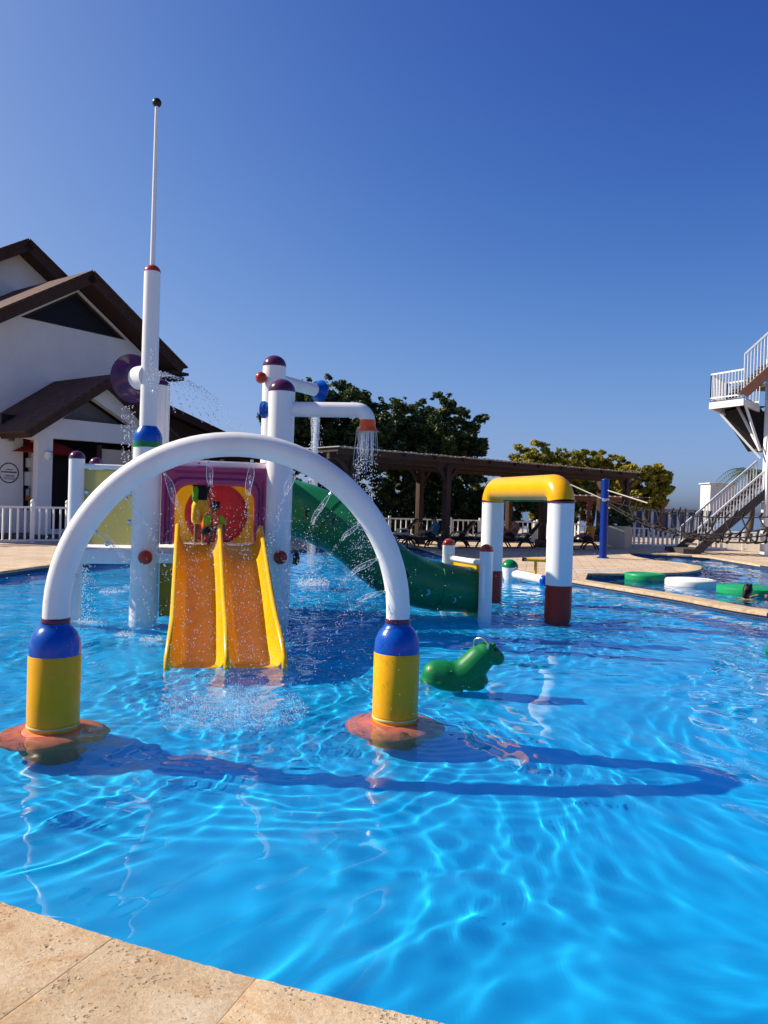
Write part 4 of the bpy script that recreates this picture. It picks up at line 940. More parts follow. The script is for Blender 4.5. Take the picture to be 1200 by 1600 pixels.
# ------------------------------------------------------------------ diving tower with stairs on the right
def stair_tower():
    Y = 30.0; base = P(1193, 868, Y); base.z = DZ
    t = thing('stair_tower', base, 'tall white lookout tower with railed stairs and high platform at the pool edge', 'tower')
    def q(px, py, dy=0): return P(px, py, Y+dy)
    top = q(1203, 560).z
    for dy in (0, 2.4):
        for dx in ((0, 3.0) if dy == 0 else (1.6, 3.0)): MB().box(V((base.x+.12+dx, Y+dy, top/2)), (.38, .38, top)).build('post', white, t, bevel=.02)
    # lower flight
    s0, s1 = q(1090, 862), q(1200, 768); rise = s1.z-s0.z; run = s1.x-s0.x; n = 13
    for dy in (0, 1.8):
        MB().beam(V((s0.x-.1, Y+dy, DZ+.05)), V((s1.x+.6, Y+dy, s1.z+.55)), .10, .30).build('stringer', stone_d, t, smooth=False)
        a, b = V((s0.x, Y+dy, DZ+1.0)), V((s1.x+.4, Y+dy, s1.z+1.30)); MB().beam(a, b, .05, .07).build('handrail', whitep, t, smooth=False)
        a2, b2 = a-V((0, 0, .80)), b-V((0, 0, .80)); MB().beam(a2, b2, .04, .05).build('lower_rail', whitep, t, smooth=False)
        for k in range(26): p0, p1 = a.lerp(b, k/25), a2.lerp(b2, k/25); MB().beam(p1, p0, .03, .03).build('baluster', whitep, t, smooth=False)
    for k in range(n):
        u = (k+.5)/n; MB().box(V((s0.x+run*u*1.15, Y+.9, DZ+(s1.z+.3-DZ)*(u*1.05))), (.32, 1.7, .06)).build('tread', stone_d, t, smooth=False)
    MB().box(V((s0.x-.25, Y+.9, DZ+.1)), (.7, 2.0, .2)).build('bottom_step', stone_d, t, bevel=.02)
    # high side platform
    c0, c1 = q(1110, 630, 1.0), q(1163, 626, -.4); c0.z = c1.z = (c0.z+c1.z)/2; bk = V((1.5, 1.9, 0))
    dirp = (c1-c0)
    MB().prism([c0, c1, c1+bk, c0+bk], (0, 0, .10)).build('platform_floor', stone_d, t, smooth=False)
    for a, b in ((c0, c1), (c1, c1+bk), (c0, c0+bk), (c0+bk, c1+bk)): MB().beam(a-V((0, 0, .08)), b-V((0, 0, .08)), .10, .26).build('platform_beam', white, t, smooth=False)
    def rail(a, b, h, n):
        MB().beam(a+V((0, 0, h)), b+V((0, 0, h)), .045, .06).build('handrail', whitep, t, smooth=False); MB().beam(a+V((0, 0, .12)), b+V((0, 0, .12)), .04, .05).build('lower_rail', whitep, t, smooth=False)
        for k in range(n+1): p = a.lerp(b, k/n); MB().beam(p+V((0, 0, .05)), p+V((0, 0, h)), .032, .032).build('baluster', whitep, t, smooth=False)
    up = V((0, 0, .1)); rail(c0+up, c1+up, 1.08, 11); rail(c0+up, c0+bk+up, 1.08, 12); rail(c0+bk+up, c1+bk+up, 1.08, 11)
    # upper flight rising to the right
    f0, f1 = q(1162, 616, -.5), q(1225, 560, -1.2)
    for dy in (0,):
        o_ = V((0, dy, 0)); MB().beam(f0+o_, f1+o_, .10, .34).build('stringer', mat('brown_steel', (.12, .05, .035), .5, .2, 8), t, smooth=False)
        rail(f0+o_+V((0, 0, .1)), f1+o_+V((0, 0, .1)), 1.45, 12)
    for k in range(9): p = f0.lerp(f1, (k+.5)/9)+V((0, .8, 0)); MB().box(p, (.3, 1.5, .05)).build('tread', stone_d, t, smooth=False)
    # middle flight seen from below, and landing
    m0, m1 = q(1152, 638, 1.4), q(1196, 702, 1.4); m0b = m0+V((.0, 1.5, 0))
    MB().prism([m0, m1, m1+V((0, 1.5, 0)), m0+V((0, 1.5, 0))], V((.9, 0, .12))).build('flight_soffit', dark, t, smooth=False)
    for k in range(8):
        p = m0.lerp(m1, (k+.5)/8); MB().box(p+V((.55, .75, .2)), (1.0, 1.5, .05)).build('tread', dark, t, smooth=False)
    MB().box(V((base.x+2.2, Y+1.2, m1.z)), (3.4, 2.2, .12)).build('landing', stone_d, t, smooth=False)
    MB().box(V((base.x+2.2, Y+1.2, c0.z+.9)), (3.4, 2.8, .14)).build('top_deck', stone_d, t, smooth=False)
    # diagonal struts
    for a, b in ((q(1188, 716), q(1126, 647, .8)), (q(1188, 704), q(1165, 634)), (q(1188, 704), q(1153, 636, 1.2))): MB().beam(a, b, .08, .08).build('strut', white, t, smooth=False)
    cw = tag(MB().box(V((base.x+1.6, Y-.1, .62)), (2.9, .25, 1.0)).build('cream_wall', creamw, bevel=.02), 'low cream wall at the foot of the white tower post', 'wall')
stair_tower()
def far_huts():
    p = P(1121, 800, 52); p.z = 0; t = thing('beach_hut', p, 'small white hut standing behind the stair railing', 'hut')
    zt = P(1121, 757, 52).z; MB().box(V((p.x, p.y, zt-.9)), (1.75, 1.6, 1.8)).build('hut_box', wallwhite, t, bevel=.03); MB().box(V((p.x, p.y, zt+.04)), (1.95, 1.8, .08)).build('roof', wallwhite, t, bevel=.02)
    for x in (-.7, .7): MB().box(V((p.x+x, p.y, (zt-1.8)/2)), (.3, .3, zt-1.8)).build('leg', wallwhite, t, smooth=False)
    p = P(1015, 808, 54); p.z = 0; t = thing('glazed_pavilion', p, 'long white pavilion with blue glass panes beyond the railing', 'pavilion')
    zt = P(1015, 798, 54).z; l0, l1 = P(978, 800, 54).x, P(1100, 800, 54).x
    MB().box(V(((l0+l1)/2, 55.5, zt+.08)), (l1-l0+.6, 3.4, .16)).build('roof', mat('grey_roof', (.3, .29, .28), .8), t, smooth=False)
    bgl = mat('blue_glass', (.03, .10, .28), .12, .15, 2)
    n = 9
    for k in range(n+1): x = l0+(l1-l0)*k/n; MB().box(V((x, 54, zt/2)), (.18, .2, zt)).build('mullion', whitep, t, smooth=False)
    for k in range(n): x = l0+(l1-l0)*(k+.5)/n; MB().box(V((x, 54.1, zt/2)), ((l1-l0)/n-.19, .04, zt-.05)).build('pane', bgl, t, smooth=False)
far_huts()

# ------------------------------------------------------------------ vegetation
def tree(name, base, clumps, nleaf, lsize, lm, label, trunk_r=.22, group=None, seed=1, cat='tree'):
    r = np.random.default_rng(seed); t = thing(name, base, label, cat, group); off = base
    cl = np.array([[*c_[0], c_[1]] for c_ in clumps]); wts = cl[:, 3]**2.2; wts /= wts.sum()
    # sub-clumps on the surface of every main mass
    sub = []
    for (x, y, z, R) in cl:
        m_ = max(22, int(46*R*R)); d = r.normal(size=(m_, 3)); d /= np.linalg.norm(d, axis=1)[:, None]; rad = R*(.25+.88*r.random((m_, 1))**.55)
        s_ = np.concatenate([np.array([x, y, z])+d*rad*[1, 1, .85], (.12+.42*r.random((m_, 1))**1.5)*max(.6, R*.5)], 1); sub.append(s_)
    sub = np.concatenate(sub); sw = sub[:, 3]**2; sw /= sw.sum()
    i = r.choice(len(sub), nleaf, p=sw); d = r.normal(size=(nleaf, 3)); d /= np.linalg.norm(d, axis=1)[:, None]
    p = sub[i, :3]+d*sub[i, 3:4]*(.35+.75*r.random((nleaf, 1)))*[1, 1, .7]
    p = p[p[:, 2] > .3]; nl = len(p); d = d[:nl]; i = i[:nl]
    a = r.normal(size=(nl, 3)); a /= np.linalg.norm(a, axis=1)[:, None]; nrm = d*.6+a*.8+[0, 0, .5]; nrm /= np.linalg.norm(nrm, axis=1)[:, None]
    tx_ = np.cross(nrm, r.normal(size=(nl, 3))); tx_ /= np.linalg.norm(tx_, axis=1)[:, None]; ty = np.cross(nrm, tx_)
    s_ = lsize*(.6+.8*r.random((nl, 1)))
    v = np.stack([p-tx_*s_, p-ty*s_*.45+nrm*s_*.12, p+tx_*s_, p+ty*s_*.45+nrm*s_*.12], 1).reshape(-1, 3)-np.array(off)
    f = np.arange(nl*4).reshape(-1, 4); o = fast_mesh('crown', v, f, lm); o.parent = t
    tone = np.clip(.25+.5*r.random(len(sub))[i]+.35*(r.random(nl)-.4), 0, 1); at = o.data.attributes.new('tone', 'FLOAT', 'FACE'); at.data.foreach_set('value', tone.astype('f'))
    mb = MB(); top = V(cl[:, :3].mean(0)); b0 = V(base)
    mb.tube(crom([b0, b0.lerp(top, .3)+V((.15, 0, 0)), b0.lerp(top, .75)], 4), [trunk_r*(1-.06*k) for k in range(9)], 10)
    for (x, y, z, R) in cl:
        st = b0.lerp(top, .35+.3*r.random()); e = V((x, y, z)); m_ = st.lerp(e, .5)+V((0, 0, .3)); mb.tube(crom([st, m_, e], 3), [trunk_r*.5, trunk_r*.42, trunk_r*.35, trunk_r*.3, trunk_r*.22, trunk_r*.15, trunk_r*.1], 7)
    mb.build('trunk', bark, t); return t
def cl(px, py, rpx, Y): p = P(px, py, Y); return ((p.x, p.y, p.z), rpx/1200*Y)
def gb(px, Y): p = P(px, 800, Y); p.z = .1; return p
tree('broad_tree', gb(500, 39), [cl(488, 622, 34, 38), cl(520, 618, 32, 40), cl(470, 665, 52, 38), cl(545, 650, 46, 39), cl(500, 700, 62, 39), cl(575, 690, 48, 38), cl(540, 745, 52, 38), cl(595, 640, 26, 40)], 60000, .125, leaf_dark, 'tall dark green broadleaf tree behind the shower arm', .3, 'dark trees behind the pergola', 1)
tree('broad_tree', gb(665, 41), [cl(640, 650, 32, 41), cl(690, 648, 34, 42), cl(620, 690, 46, 41), cl(675, 690, 50, 41), cl(722, 690, 36, 42), cl(735, 660, 20, 42), cl(650, 745, 52, 41), cl(705, 740, 45, 42), cl(742, 700, 16, 42)], 60000, .125, leaf_dark, 'wide dark green tree with a ragged right side behind the pergola', .3, 'dark trees behind the pergola', 2)
tree('broad_tree', gb(770, 46), [cl(745, 765, 36, 45), cl(800, 770, 40, 46), cl(850, 775, 36, 46), cl(700, 780, 34, 45), cl(620, 775, 30, 44)], 34000, .12, leaf_dark, 'low dark bushy tree under the pergola roof line', .2, 'dark trees behind the pergola', 3)
tree('yellow_tree', gb(850, 52), [cl(815, 712, 18, 52), cl(850, 712, 26, 52), cl(835, 745, 36, 52), cl(870, 750, 32, 52), cl(850, 780, 34, 53), cl(885, 722, 22, 52), cl(885, 770, 30, 52)], 34000, .13, leaf_yel, 'yellow-green tree rising above the spray gate', .18, 'yellow-green trees by the sea', 4)
tree('yellow_tree', gb(920, 53), [cl(905, 728, 24, 53), cl(935, 728, 24, 53), cl(920, 760, 36, 53), cl(955, 745, 24, 54), cl(900, 790, 26, 53), cl(960, 735, 22, 54), cl(965, 775, 30, 54)], 34000, .13, leaf_yel, 'yellow-green tree behind the middle of the pergola end', .18, 'yellow-green trees by the sea', 5)
tree('yellow_tree', gb(1010, 50), [cl(1000, 752, 24, 50), cl(1022, 742, 16, 50), cl(1030, 758, 18, 50), cl(1010, 775, 26, 50), cl(980, 770, 24, 51), cl(1030, 778, 16, 50), cl(1036, 745, 12, 50), cl(985, 745, 20, 50)], 30000, .125, leaf_yel, 'yellow-green tree to the right of the pergola end', .18, 'yellow-green trees by the sea', 6)
tree('planter_shrub', plp+V((0, 0, .9)), [((plp.x-.2, plp.y, 1.35), .28), ((plp.x+.2, plp.y, 1.3), .25), ((plp.x, plp.y-.1, 1.6), .22)], 900, .10, leaf_palm, 'leafy green shrub growing in the beige planter', .03, seed=7, cat='shrub')
for k, (hx, hy, hr, HY) in enumerate(((585, 790, 26, 39.5), (630, 792, 24, 39.5), (672, 794, 22, 40.5), (725, 796, 22, 41), (775, 798, 22, 41.5), (865, 800, 20, 42))):
    tree('hedge_shrub', gb(hx, HY), [cl(hx-14, hy-4, hr, HY), cl(hx+12, hy-8, hr, HY), cl(hx, hy+6, hr, HY), cl(hx-18, hy+24, hr, HY), cl(hx+18, hy+24, hr, HY), cl(hx, hy+38, hr, HY)], 14000, .12, leaf_dark, ['dark shrub behind the railing next to the green tube slide', 'dark shrub behind the railing beside the back pergola post', 'dark shrub behind the seated person in patterned shirt', 'dark shrub behind the empty lounger by the spray gate', 'dark shrub behind the railing left of the small pergola', 'dark shrub seen between the spray gate posts'][k], .06, 'dark shrubs behind the railing', 20+k, 'shrub')
def palm():
    b0 = gb(1170, 46); top = P(1172, 738, 46); t = thing('palm_tree', b0, 'palm tree with drooping fronds behind the stair railing', 'palm')
    MB().tube(crom([b0, b0.lerp(top, .5)+V((.2, 0, 0)), top], 5), [.2-.008*k for k in range(11)], 10).build('trunk', bark, t)
    r = random.Random(2)
    for k in range(16):
        a = k*2*math.pi/16+r.uniform(-.2, .2); L_ = r.uniform(1.5, 2.1); el = r.uniform(.1, .9); mb = MB(); pts = []
        for j in range(9):
            u = j/8; pts.append(top+V((math.cos(a)*L_*u, math.sin(a)*L_*u, L_*(el*u-.95*u*u))))
        mb.tube(pts, [.025*(1-.1*j) for j in range(9)], 5)
        for j in range(1, 9):
            for s_ in (-1, 1):
                for h in (0, .5):
                    p = pts[j-1].lerp(pts[j], h); sd = V((-math.sin(a), math.cos(a), 0))*s_; f = (pts[j]-pts[j-1]).normalized(); e = p+sd*.38+f*.28-V((0, 0, .16)); wv = f*.03
                    mb.add([p-wv, p+wv, e], [(0, 1, 2)])
        o = mb.build('frond', leaf_palm, t, smooth=False); at = o.data.attributes.new('tone', 'FLOAT', 'FACE'); at.data.foreach_set('value', np.full(len(o.data.polygons), r.uniform(.2, .9), 'f'))
palm()

# ------------------------------------------------------------------ people
def hand(mb, wrist, d, side, s=1.0):
    """palm, four bent fingers of unequal length and a thumb leaving the side of the palm"""
    d = d.normalized(); up = V((0, 0, 1)) if abs(d.z) < .9 else V((0, 1, 0)); x = d.cross(up).normalized(); n = x.cross(d)
    mb.capsule(wrist, wrist+d*.05*s, .020*s, .026*s, 8); mb.capsule(wrist+d*.03*s-x*.016*s, wrist+d*.055*s+x*.016*s, .02*s, .02*s, 8)
    for k, l in enumerate((.055, .066, .062, .048)):
        b0 = wrist+d*.062*s+x*((k-1.5)*.017*s); m_ = b0+d*l*.55*s-n*.006*s; e = m_+d*l*.35*s-n*.02*s; mb.capsule(b0, m_, .0085*s, .008*s, 6); mb.capsule(m_, e, .008*s, .007*s, 6)
    b0 = wrist+d*.022*s+x*(.024*s*side); m_ = b0+d*.03*s+x*(.024*s*side); mb.capsule(b0, m_, .010*s, .009*s, 6); mb.capsule(m_, m_+d*.026*s, .009*s, .008*s, 6)
def human(name, label, J, h, skin, face, clothes, group=None, vox=.012, cat='person', hair_len=.0, root=None):
    """J: joint positions in world space; one continuous body surface, clothing and hair as children"""
    k = h/1.7; t = thing(name, root or J['pelvis'], label, cat, group); mb = MB()
    mb.capsule(J['pelvis'], J['belly'], .125*k, .120*k); mb.capsule(J['belly'], J['chest'], .120*k, .135*k); mb.capsule(J['shL'], J['shR'], .062*k, .062*k); mb.capsule(J['chest'], J['neck'], .10*k, .055*k); mb.capsule(J['neck'], J['head'], .052*k, .052*k)
    hd, f = J['head'], V(face).normalized(); upv = (J['head']-J['neck']).normalized(); sd = f.cross(upv).normalized(); hs = k if h > 1.4 else k*1.28
    c0 = hd+upv*.05*hs; mb.ball(c0, .092*hs, 16, (1, 1, 1.2)); mb.capsule(c0+f*.03*hs-upv*.05*hs, c0+f*.05*hs-upv*.075*hs, .06*hs, .045*hs)
    mb.capsule(c0+f*.085*hs+upv*.0*hs, c0+f*.108*hs-upv*.03*hs, .012*hs, .017*hs, 8)
    for s_ in (-1, 1): mb.capsule(c0+sd*s_*.092*hs, c0+sd*s_*.098*hs-upv*.03*hs, .018*hs, .014*hs, 8)
    for s_, S_ in ((1, 'L'), (-1, 'R')):
        mb.capsule(J['sh'+S_], J['el'+S_], .050*k, .040*k); mb.capsule(J['el'+S_], J['wr'+S_], .040*k, .028*k); hand(mb, J['wr'+S_], J['wr'+S_]-J['el'+S_], s_, k)
        mb.capsule(J['hip'+S_], J['kn'+S_], .085*k, .058*k); mb.capsule(J['kn'+S_], J['an'+S_], .056*k, .036*k); mb.capsule(J['an'+S_], J['to'+S_], .036*k, .028*k)
    remesh(mb, 'body', skin, t, vox*max(.55, k), 3)
    hm = MB(); hm.ball(c0+upv*.018*hs-f*.014*hs, .100*hs, 16, (1, 1, 1.15))
    if hair_len: hm.capsule(c0-f*.06*hs, c0-f*.08*hs-upv*hair_len*hs, .07*hs, .05*hs)
    for q in range(14): a_ = q*2.4; hm.ball(c0+upv*(.06+.05*math.sin(q))*hs-f*.02*hs+sd*.05*hs*math.cos(a_)+f*.05*hs*math.sin(a_), .042*hs, 8)
    hb = MB(); 
    remesh(hm, 'hair', hairm, t, .012*max(.55, k), 2)
    for s_ in (-1, 1): MB().ball(c0+f*.086*hs+sd*s_*.032*hs+upv*.012*hs, .012*hs, 8).build('eye', black, t)
    MB().capsule(c0+f*.092*hs-upv*.062*hs-sd*.02*hs, c0+f*.092*hs-upv*.062*hs+sd*.02*hs, .007*hs, .007*hs, 6).build('mouth', redpaint, t)
    for cname, m, segs in clothes:
        cm = MB()
        for a, b, ra, rb in segs:
            pa = J[a] if isinstance(a, str) else a; pb = J[b] if isinstance(b, str) else b; cm.capsule(pa, pb, ra*k, rb*k)
        remesh(cm, cname, m, t, .013*max(.55, k), 3)
    return t
def pattern_mat(name, a, b, c_, sc):
    m = bpy.data.materials.new(name); m.use_nodes = True; n = m.node_tree; L = n.links.new; bs = n.nodes['Principled BSDF']
    tc = n.nodes.new('ShaderNodeTexCoord'); vo = n.nodes.new('ShaderNodeTexVoronoi'); vo.inputs['Scale'].default_value = sc; L(tc.outputs['Object'], vo.inputs['Vector'])
    r = n.nodes.new('ShaderNodeValToRGB'); e = r.color_ramp.elements; r.color_ramp.interpolation = 'CONSTANT'; e.new(.5)
    for k, (p, q) in enumerate(((0, b), (.16, c_), (.3, a))): e[k].position = p; e[k].color = (*q, 1)
    L(vo.outputs['Distance'], r.inputs[0]); L(r.outputs[0], bs.inputs['Base Color']); bs.inputs['Roughness'].default_value = .85; return m
def standing_child():
    ft = P(311, 856, 11.15); ft.z = FLOORZ+.01; h = 1.2; rt = tx; fw = (-tb*.6+tx*.75).normalized(); rt = V((fw.y, -fw.x, 0))
    def q(x, z, f=0): return ft+rt*x+fw*f+V((0, 0, z))
    J = dict(pelvis=q(0, .60), belly=q(0, .70), chest=q(0, .84), neck=q(0, .965), head=q(0, 1.03, .01), shL=q(-.12, .915), shR=q(.12, .915), elL=q(-.19, .76, -.02), wrL=q(-.20, .62, .03), elR=q(.20, .98, .06), wrR=q(.21, 1.13, .11),
             hipL=q(-.06, .58), hipR=q(.06, .58), knL=q(-.07, .32, .02), knR=q(.075, .32, .01), anL=q(-.08, .05), anR=q(.085, .05), toL=q(-.085, .03, .10), toR=q(.095, .03, .10))
    shirt = mat('navy_shirt', (.01, .012, .025), .8); sh = pattern_mat('yellow_print', (.80, .55, .02), (.25, .25, .2), (.85, .62, .08), 26)
    human('person', 'child in patterned yellow shorts and dark shirt standing at the slide top', J, h, skinm, fw, [('shorts', sh, [('pelvis', J['pelvis']+V((0, 0, .04)), .155, .15), ('hipL', J['hipL'].lerp(J['knL'], .72), .115, .115), ('hipR', J['hipR'].lerp(J['knR'], .72), .115, .115)]),
          ('shirt', shirt, [(J['pelvis']+V((0, 0, .05)), 'chest', .14, .15), ('shL', 'shR', .082, .082), ('chest', J['chest'].lerp(J['neck'], .5), .15, .08), ('shL', J['shL'].lerp(J['elL'], .6), .075, .07), ('shR', J['shR'].lerp(J['elR'], .6), .075, .07)]),
          ('green_sleeve_panel', mat('lime_cloth', (.12, .5, .03), .8), [(J['pelvis']+rt*.11+V((0, 0, .08)), J['chest']+rt*.11, .06, .06)])], 'children on the play tower', root=ft)
standing_child()
def crouching_child():
    ft = P(329, 853, 11.0); ft.z = FLOORZ+.01; h = .95; fw = (-tb*.7+tx*.7).normalized(); rt = V((fw.y, -fw.x, 0))
    def q(x, z, f=0): return ft+rt*x+fw*f+V((0, 0, z))
    J = dict(pelvis=q(0, .24, -.08), belly=q(0, .31, -.05), chest=q(0, .41, 0), neck=q(0, .50, .03), head=q(0, .54, .05), shL=q(-.10, .46, .02), shR=q(.10, .46, .02), elL=q(-.16, .35, .08), wrL=q(-.11, .26, .17), elR=q(.16, .35, .08), wrR=q(.11, .26, .17),
             hipL=q(-.05, .23, -.07), hipR=q(.05, .23, -.07), knL=q(-.08, .28, .13), knR=q(.08, .28, .13), anL=q(-.08, .05, .03), anR=q(.08, .05, .03), toL=q(-.085, .03, .12), toR=q(.085, .03, .12))
    ov = mat('orange_vest', (.85, .14, .01), .7); lime = mat('lime_vest', (.28, .62, .02), .7)
    human('person', 'small child in orange and lime float vest crouching at the slide top', J, h, skinm, fw, [('float_vest', ov, [('belly', 'chest', .20, .21), ('chest', J['chest'].lerp(J['neck'], .5), .19, .10)]), ('arm_float', lime, [(J['shL'].lerp(J['elL'], .3), J['shL'].lerp(J['elL'], .9), .10, .10)]),
          ('arm_float', lime, [(J['shR'].lerp(J['elR'], .3), J['shR'].lerp(J['elR'], .9), .10, .10)]), ('swim_shorts', mat('navy_shorts', (.012, .014, .03), .8), [('pelvis', 'pelvis', .15, .15), ('hipL', J['hipL'].lerp(J['knL'], .6), .11, .10), ('hipR', J['hipR'].lerp(J['knR'], .6), .11, .10)])], 'children on the play tower', root=ft)
crouching_child()
def seated(px, Y, label, shirt, skin, seat=.36, lean=-.2, legs='out'):
    p = P(px, 845, Y); p.z = DZ+seat; h = 1.68; fw = V((-1, -.12, 0)).normalized(); rt = V((fw.y, -fw.x, 0))
    def q(x, z, f=0): return p+rt*x+fw*f+V((0, 0, z))
    J = dict(pelvis=q(0, .12), belly=q(0, .27, lean*.3), chest=q(0, .45, lean*.5), neck=q(0, .60, lean*.4), head=q(0, .68, lean*.2), shL=q(-.18, .54, lean*.5), shR=q(.18, .54, lean*.5), elL=q(-.24, .32, .08), wrL=q(-.14, .22, .30), elR=q(.24, .32, .08), wrR=q(.14, .22, .30),
             hipL=q(-.09, .10, .02), hipR=q(.09, .10, .02), knL=q(-.12, .26, .42), knR=q(.12, .22, .42), anL=q(-.12, .06, .78), anR=q(.12, .06, .76), toL=q(-.12, .12, .88), toR=q(.12, .12, .86))
    human('person', label, J, h, skin, fw+V((0, 0, -.25)), [('shirt', shirt, [('pelvis', 'belly', .155, .15), ('belly', 'chest', .15, .165), ('shL', 'shR', .085, .085), ('chest', J['chest'].lerp(J['neck'], .5), .155, .09), ('shL', J['shL'].lerp(J['elL'], .7), .075, .07), ('shR', J['shR'].lerp(J['elR'], .7), .075, .07)]),
          ('shorts', mat('dark_shorts', (.03, .02, .025), .8), [('pelvis', 'pelvis', .15, .15), ('hipL', J['hipL'].lerp(J['knL'], .6), .105, .09), ('hipR', J['hipR'].lerp(J['knR'], .6), .105, .09)])], vox=.018, root=p)
seated(676, 28.9, 'adult in blue and white patterned shirt sitting on a lounger', pattern_mat('blue_print', (.06, .20, .26), (.6, .7, .72), (.02, .08, .14), 11), skinl)
seated(922, 30.4, 'adult in an orange shirt sitting on a lounger beside the blue pole', mat('orange_shirt', (.55, .24, .02), .8), skinm, lean=-.05)
seated(800, 31.2, 'adult in red swimwear sitting on a lounger seen through the spray gate', mat('tan_red_top', (.45, .20, .12), .8), skinl, lean=-.3)
def swimmer():
    p = G(1168, 936, 0); h = 1.6; fw = V((.9, .4, 0)).normalized(); rt = V((fw.y, -fw.x, 0)); p.z = .08
    def q(x, z, f=0): return p+rt*x+fw*f+V((0, 0, z))
    J = dict(pelvis=q(0, -.62, -.25), belly=q(0, -.45, -.18), chest=q(0, -.25, -.1), neck=q(0, -.06, -.02), head=q(0, .05, 0), shL=q(-.16, -.12, -.05), shR=q(.16, -.12, -.05), elL=q(-.22, -.12, .2), wrL=q(-.12, -.04, .34), elR=q(.22, -.14, .22), wrR=q(.10, -.03, .42),
             hipL=q(-.08, -.62, -.25), hipR=q(.08, -.62, -.25), knL=q(-.1, -.8, -.05), knR=q(.1, -.8, -.05), anL=q(-.1, -.95, -.35), anR=q(.1, -.95, -.35), toL=q(-.1, -1.0, -.25), toR=q(.1, -1.0, -.25))
    human('person', 'swimmer with black hair in the deep pool behind the coping divider', J, h, skinm, fw, [('swimsuit', mat('print_swimsuit', (.15, .4, .2), .7), [('pelvis', 'chest', .14, .15)])], vox=.014, hair_len=.12, root=p)
swimmer()

# ------------------------------------------------------------------ spray: jets, droplets, foam
ICO = None
def droplets(name, pts, rad, label, cat='spray', m=None):
    global ICO
    if ICO is None:
        bm = bmesh.new(); bmesh.ops.create_icosphere(bm, subdivisions=1, radius=1); ICO = (np.array([v.co[:] for v in bm.verts]), np.array([[v.index for v in f.verts] for f in bm.faces])); bm.free()
    pts = np.asarray(pts); rad = np.asarray(rad); n = len(pts); st = 1+.5*rng.random((n, 1))
    v = (pts[:, None, :]+ICO[0][None]*rad[:, None, None]*np.stack([np.ones((n, 1)), np.ones((n, 1)), st], -1)).reshape(-1, 3)
    f = (np.arange(n)[:, None, None]*len(ICO[0])+ICO[1][None]).reshape(-1, 3)
    return tag(fast_mesh(name, v, f, m or dropm, True), label, cat, kind='stuff')
def jet_sheet(c0, d, L_, wmax, wax, n=10):
    mb = MB(); rows = []
    for k in range(n+1):
        s = k/n; c_ = c0+d*(L_*s)-V((0, 0, .35*(L_*s)**2/.3)); wv = wmax*math.sin(math.pi*min(1, s*.85+.05))**.8
        rows.append([c_+wax*(wv*u)+d.cross(wax)*(.02*math.sin(6*s+3*u)*s) for u in (-1, -.5, 0, .5, 1)])
    mb.add([p for r_ in rows for p in r_], [(i*5+k, i*5+k+1, (i+1)*5+k+1, (i+1)*5+k) for i in range(n) for k in range(4)])
    return mb, rows
arch_n = arch_ux.cross(V((0, 0, 1)))
pts, rad = [], []
for c0, d in arch_jets:
    wax = (arch_ux.cross(V((0, 0, 1)))*.45 + d.cross(arch_n)*.9).normalized()
    L_ = rnd.uniform(.14, .22); mb, rows = jet_sheet(c0+d*.012, d, L_, rnd.uniform(.020, .032), wax)
    o = mb.build('water_jet', film); tag(o, 'thin fan of water sprayed inward by the white arch', 'water jet', 'water jets of the spray arch')
    for side in (0, 4): MB().tube([r_[side] for r_ in rows], .0017, 6).build('jet_edge', dropm, o)
    vel = d*rnd.uniform(1.6, 2.2)
    for k in range(620):
        tt = .05+.75*rng.random()**1.2; sp = rng.normal(size=3)*(.05+.16*tt); p = np.array(c0+vel*tt)+sp*tt*1.3+np.array([0, 0, -4.9*tt*tt*.8])
        if p[2] > .01: pts.append(p); rad.append(.0011+.0034*rng.random()**3)
for k in range(5200):                                                          # drizzle hanging inside the arch
    u = rng.normal()*.75; z = 1.6*rng.random()**.8; p = arch_mid+arch_ux*(u+.1)+V((0, 0, z+.05))+arch_n*float(rng.normal()*.35)
    pts.append(np.array(p)); rad.append(.0009+.0030*rng.random()**4)
droplets('spray_droplets', pts, rad, 'fine droplets drifting inside the white spray arch')
# shower bell
sb = P(574, 668, FR.y-.05); pts, rad = [], []
mb = MB()
for k in range(46):
    a_ = rng.random()*6.28; r0 = .14*math.sqrt(rng.random()); v0 = V((math.cos(a_)*r0*1.3, math.sin(a_)*r0*1.3, -.4)); b0 = sb+V((math.cos(a_)*r0, math.sin(a_)*r0, 0)); T = .16+.14*rng.random()
    path = [b0+v0*t_+V((0, 0, -4.9*t_*t_)) for t_ in np.linspace(0, T, 6)]; mb.tube(path, [.0042, .004, .0035, .003, .0028, .002], 5)
    for q_ in range(26):
        t_ = T+(.78-T)*rng.random(); p = b0+v0*t_+V((0, 0, -4.9*t_*t_)); p = np.array(p)+rng.normal(size=3)*.018
        if p[2] > 0: pts.append(p); rad.append(.004+.005*rng.random())
tag(mb.build('shower_stream', dropm), 'streams of water falling from the orange shower bell', 'shower', kind='stuff')
# rear bell column
rbp = P(495, 628, RR.y+.8); mb = MB()
for k in range(16):
    b0 = rbp+V((rng.normal()*.03, rng.normal()*.03, 0)); path = [b0+V((.012*math.sin(j*1.7+k), .012*math.cos(j*1.3+k), -2.9*(j/9))) for j in range(10)]; mb.tube(path, [.012-.0006*j for j in range(10)], 6)
tag(mb.build('water_column', film_mat('column_film', .38)), 'column of water falling behind the shower arm into the pool', 'water column', kind='stuff')
for k in range(300): t_ = rng.random(); p = np.array(rbp)+np.array([rng.normal()*.05*(1+2*t_), rng.normal()*.05, -3.0*t_]); pts.append(p); rad.append(.005+.006*rng.random())
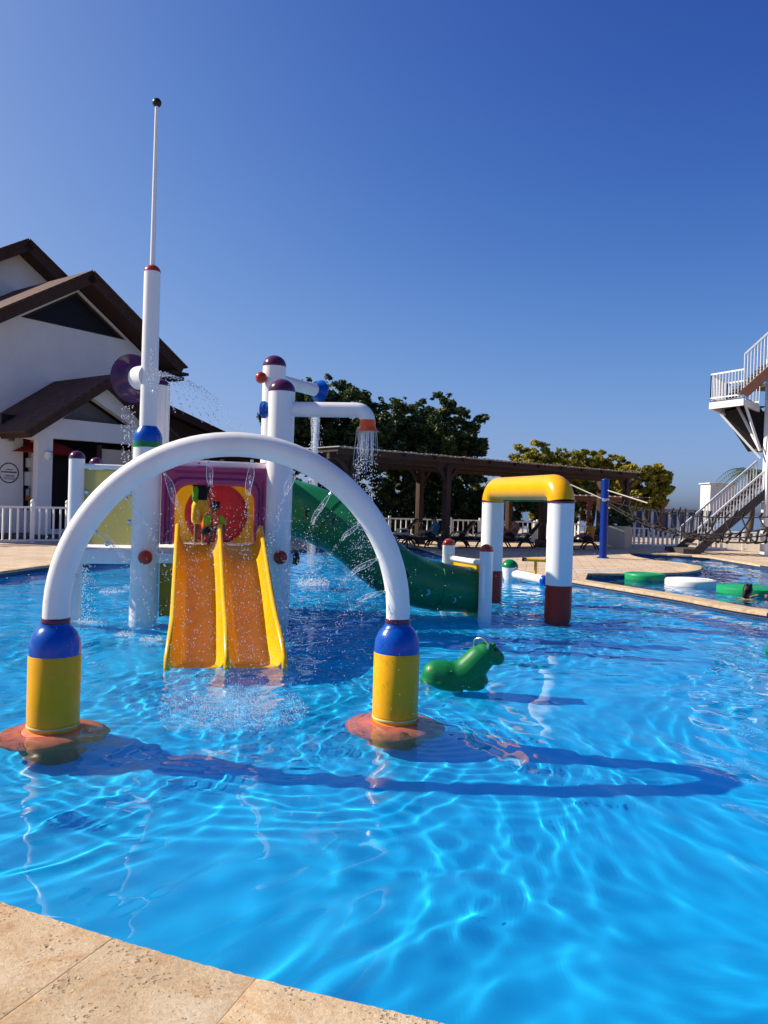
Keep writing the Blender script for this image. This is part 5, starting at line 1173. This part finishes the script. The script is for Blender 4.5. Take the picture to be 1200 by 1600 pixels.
# sprays from the mast pole and drips of the trumpet
src = P(240, 590, 10.45)
for k in range(9):
    vx, vz = .45+.19*k, .9-.05*k
    for q_ in range(55):
        t_ = .04+.62*rng.random()**.8; p = src+tx*(vx*t_)+V((0, -.05*t_, vz*t_-4.9*t_*t_*.5)); pts.append(np.array(p)+rng.normal(size=3)*.008); rad.append(.0035+.005*rng.random())
for k in range(60): pts.append(np.array(P(238+rng.normal()*3, 545+70*rng.random(), 10.42))); rad.append(.004+.007*rng.random())
for k in range(16):
    bx = 188+26*rng.random()
    for q_ in range(16): pts.append(np.array(P(bx+rng.normal()*.6, 634+110*rng.random(), 11.2))); rad.append(.004+.005*rng.random())
nzp = P(133, 876, 10.75)
for k in range(420): t_ = rng.random(); pts.append(np.array(nzp)+np.array([rng.normal()*.05*(1+t_), rng.normal()*.05, -.78*t_])); rad.append(.003+.006*rng.random())
droplets('spray_droplets', pts, rad, 'droplets raining down around the play tower posts')
# splashes on the surface
pts, rad = [], []
foam = []
def splash(px, py, rx, n, hgt, big=.007, fo=1.0):
    c_ = G(px, py, 0); ry = rx
    for k in range(n):
        a_ = rng.random()*6.28; r0 = math.sqrt(rng.random()); q_ = rng.random()
        pts.append(np.array([c_.x+rx*r0*math.cos(a_), c_.y+ry*r0*math.sin(a_), .004+hgt*(q_**3)*(1-r0*.6)])); rad.append(.0013+big*rng.random()**2)
    for k in range(int(14*fo)):
        a_ = rng.random()*6.28; r0 = rx*math.sqrt(rng.random())*1.1; foam.append((c_.x+r0*math.cos(a_), c_.y+r0*math.sin(a_), rx*(.12+.2*rng.random())))
splash(365, 1112, .60, 3800, .17, .0034, 0); splash(365, 1112, .34, 1500, .20, .0034, 0); splash(350, 1070, .5, 300, .06, .004, 0); splash(490, 914, .33, 900, .34, .016, 1.6); splash(175, 925, .22, 240, .10, .010); splash(205, 918, .16, 160, .10, .010); splash(196, 993, .12, 200, .08, .008); splash(236, 1001, .12, 200, .08, .008); splash(145, 972, .2, 300, .10, .009); splash(560, 905, .5, 150, .03, .008, .6)
droplets('splash', pts, rad, 'white splashes on the water where the sprays land')
mb = MB()
for x, y, r_ in foam:
    K = 10; ph = rng.random(K)*.5+.75; vs = [(x, y, .016)]+[(x+r_*1.3*ph[k]*math.cos(k*6.283/K), y+r_*ph[k]*math.sin(k*6.283/K), .012) for k in range(K)]
    mb.add(vs, [(0, 1+k, 1+(k+1) % K) for k in range(K)])
tag(mb.build('foam', foamfilm), 'patches of white foam under the falling water', 'foam', kind='stuff')
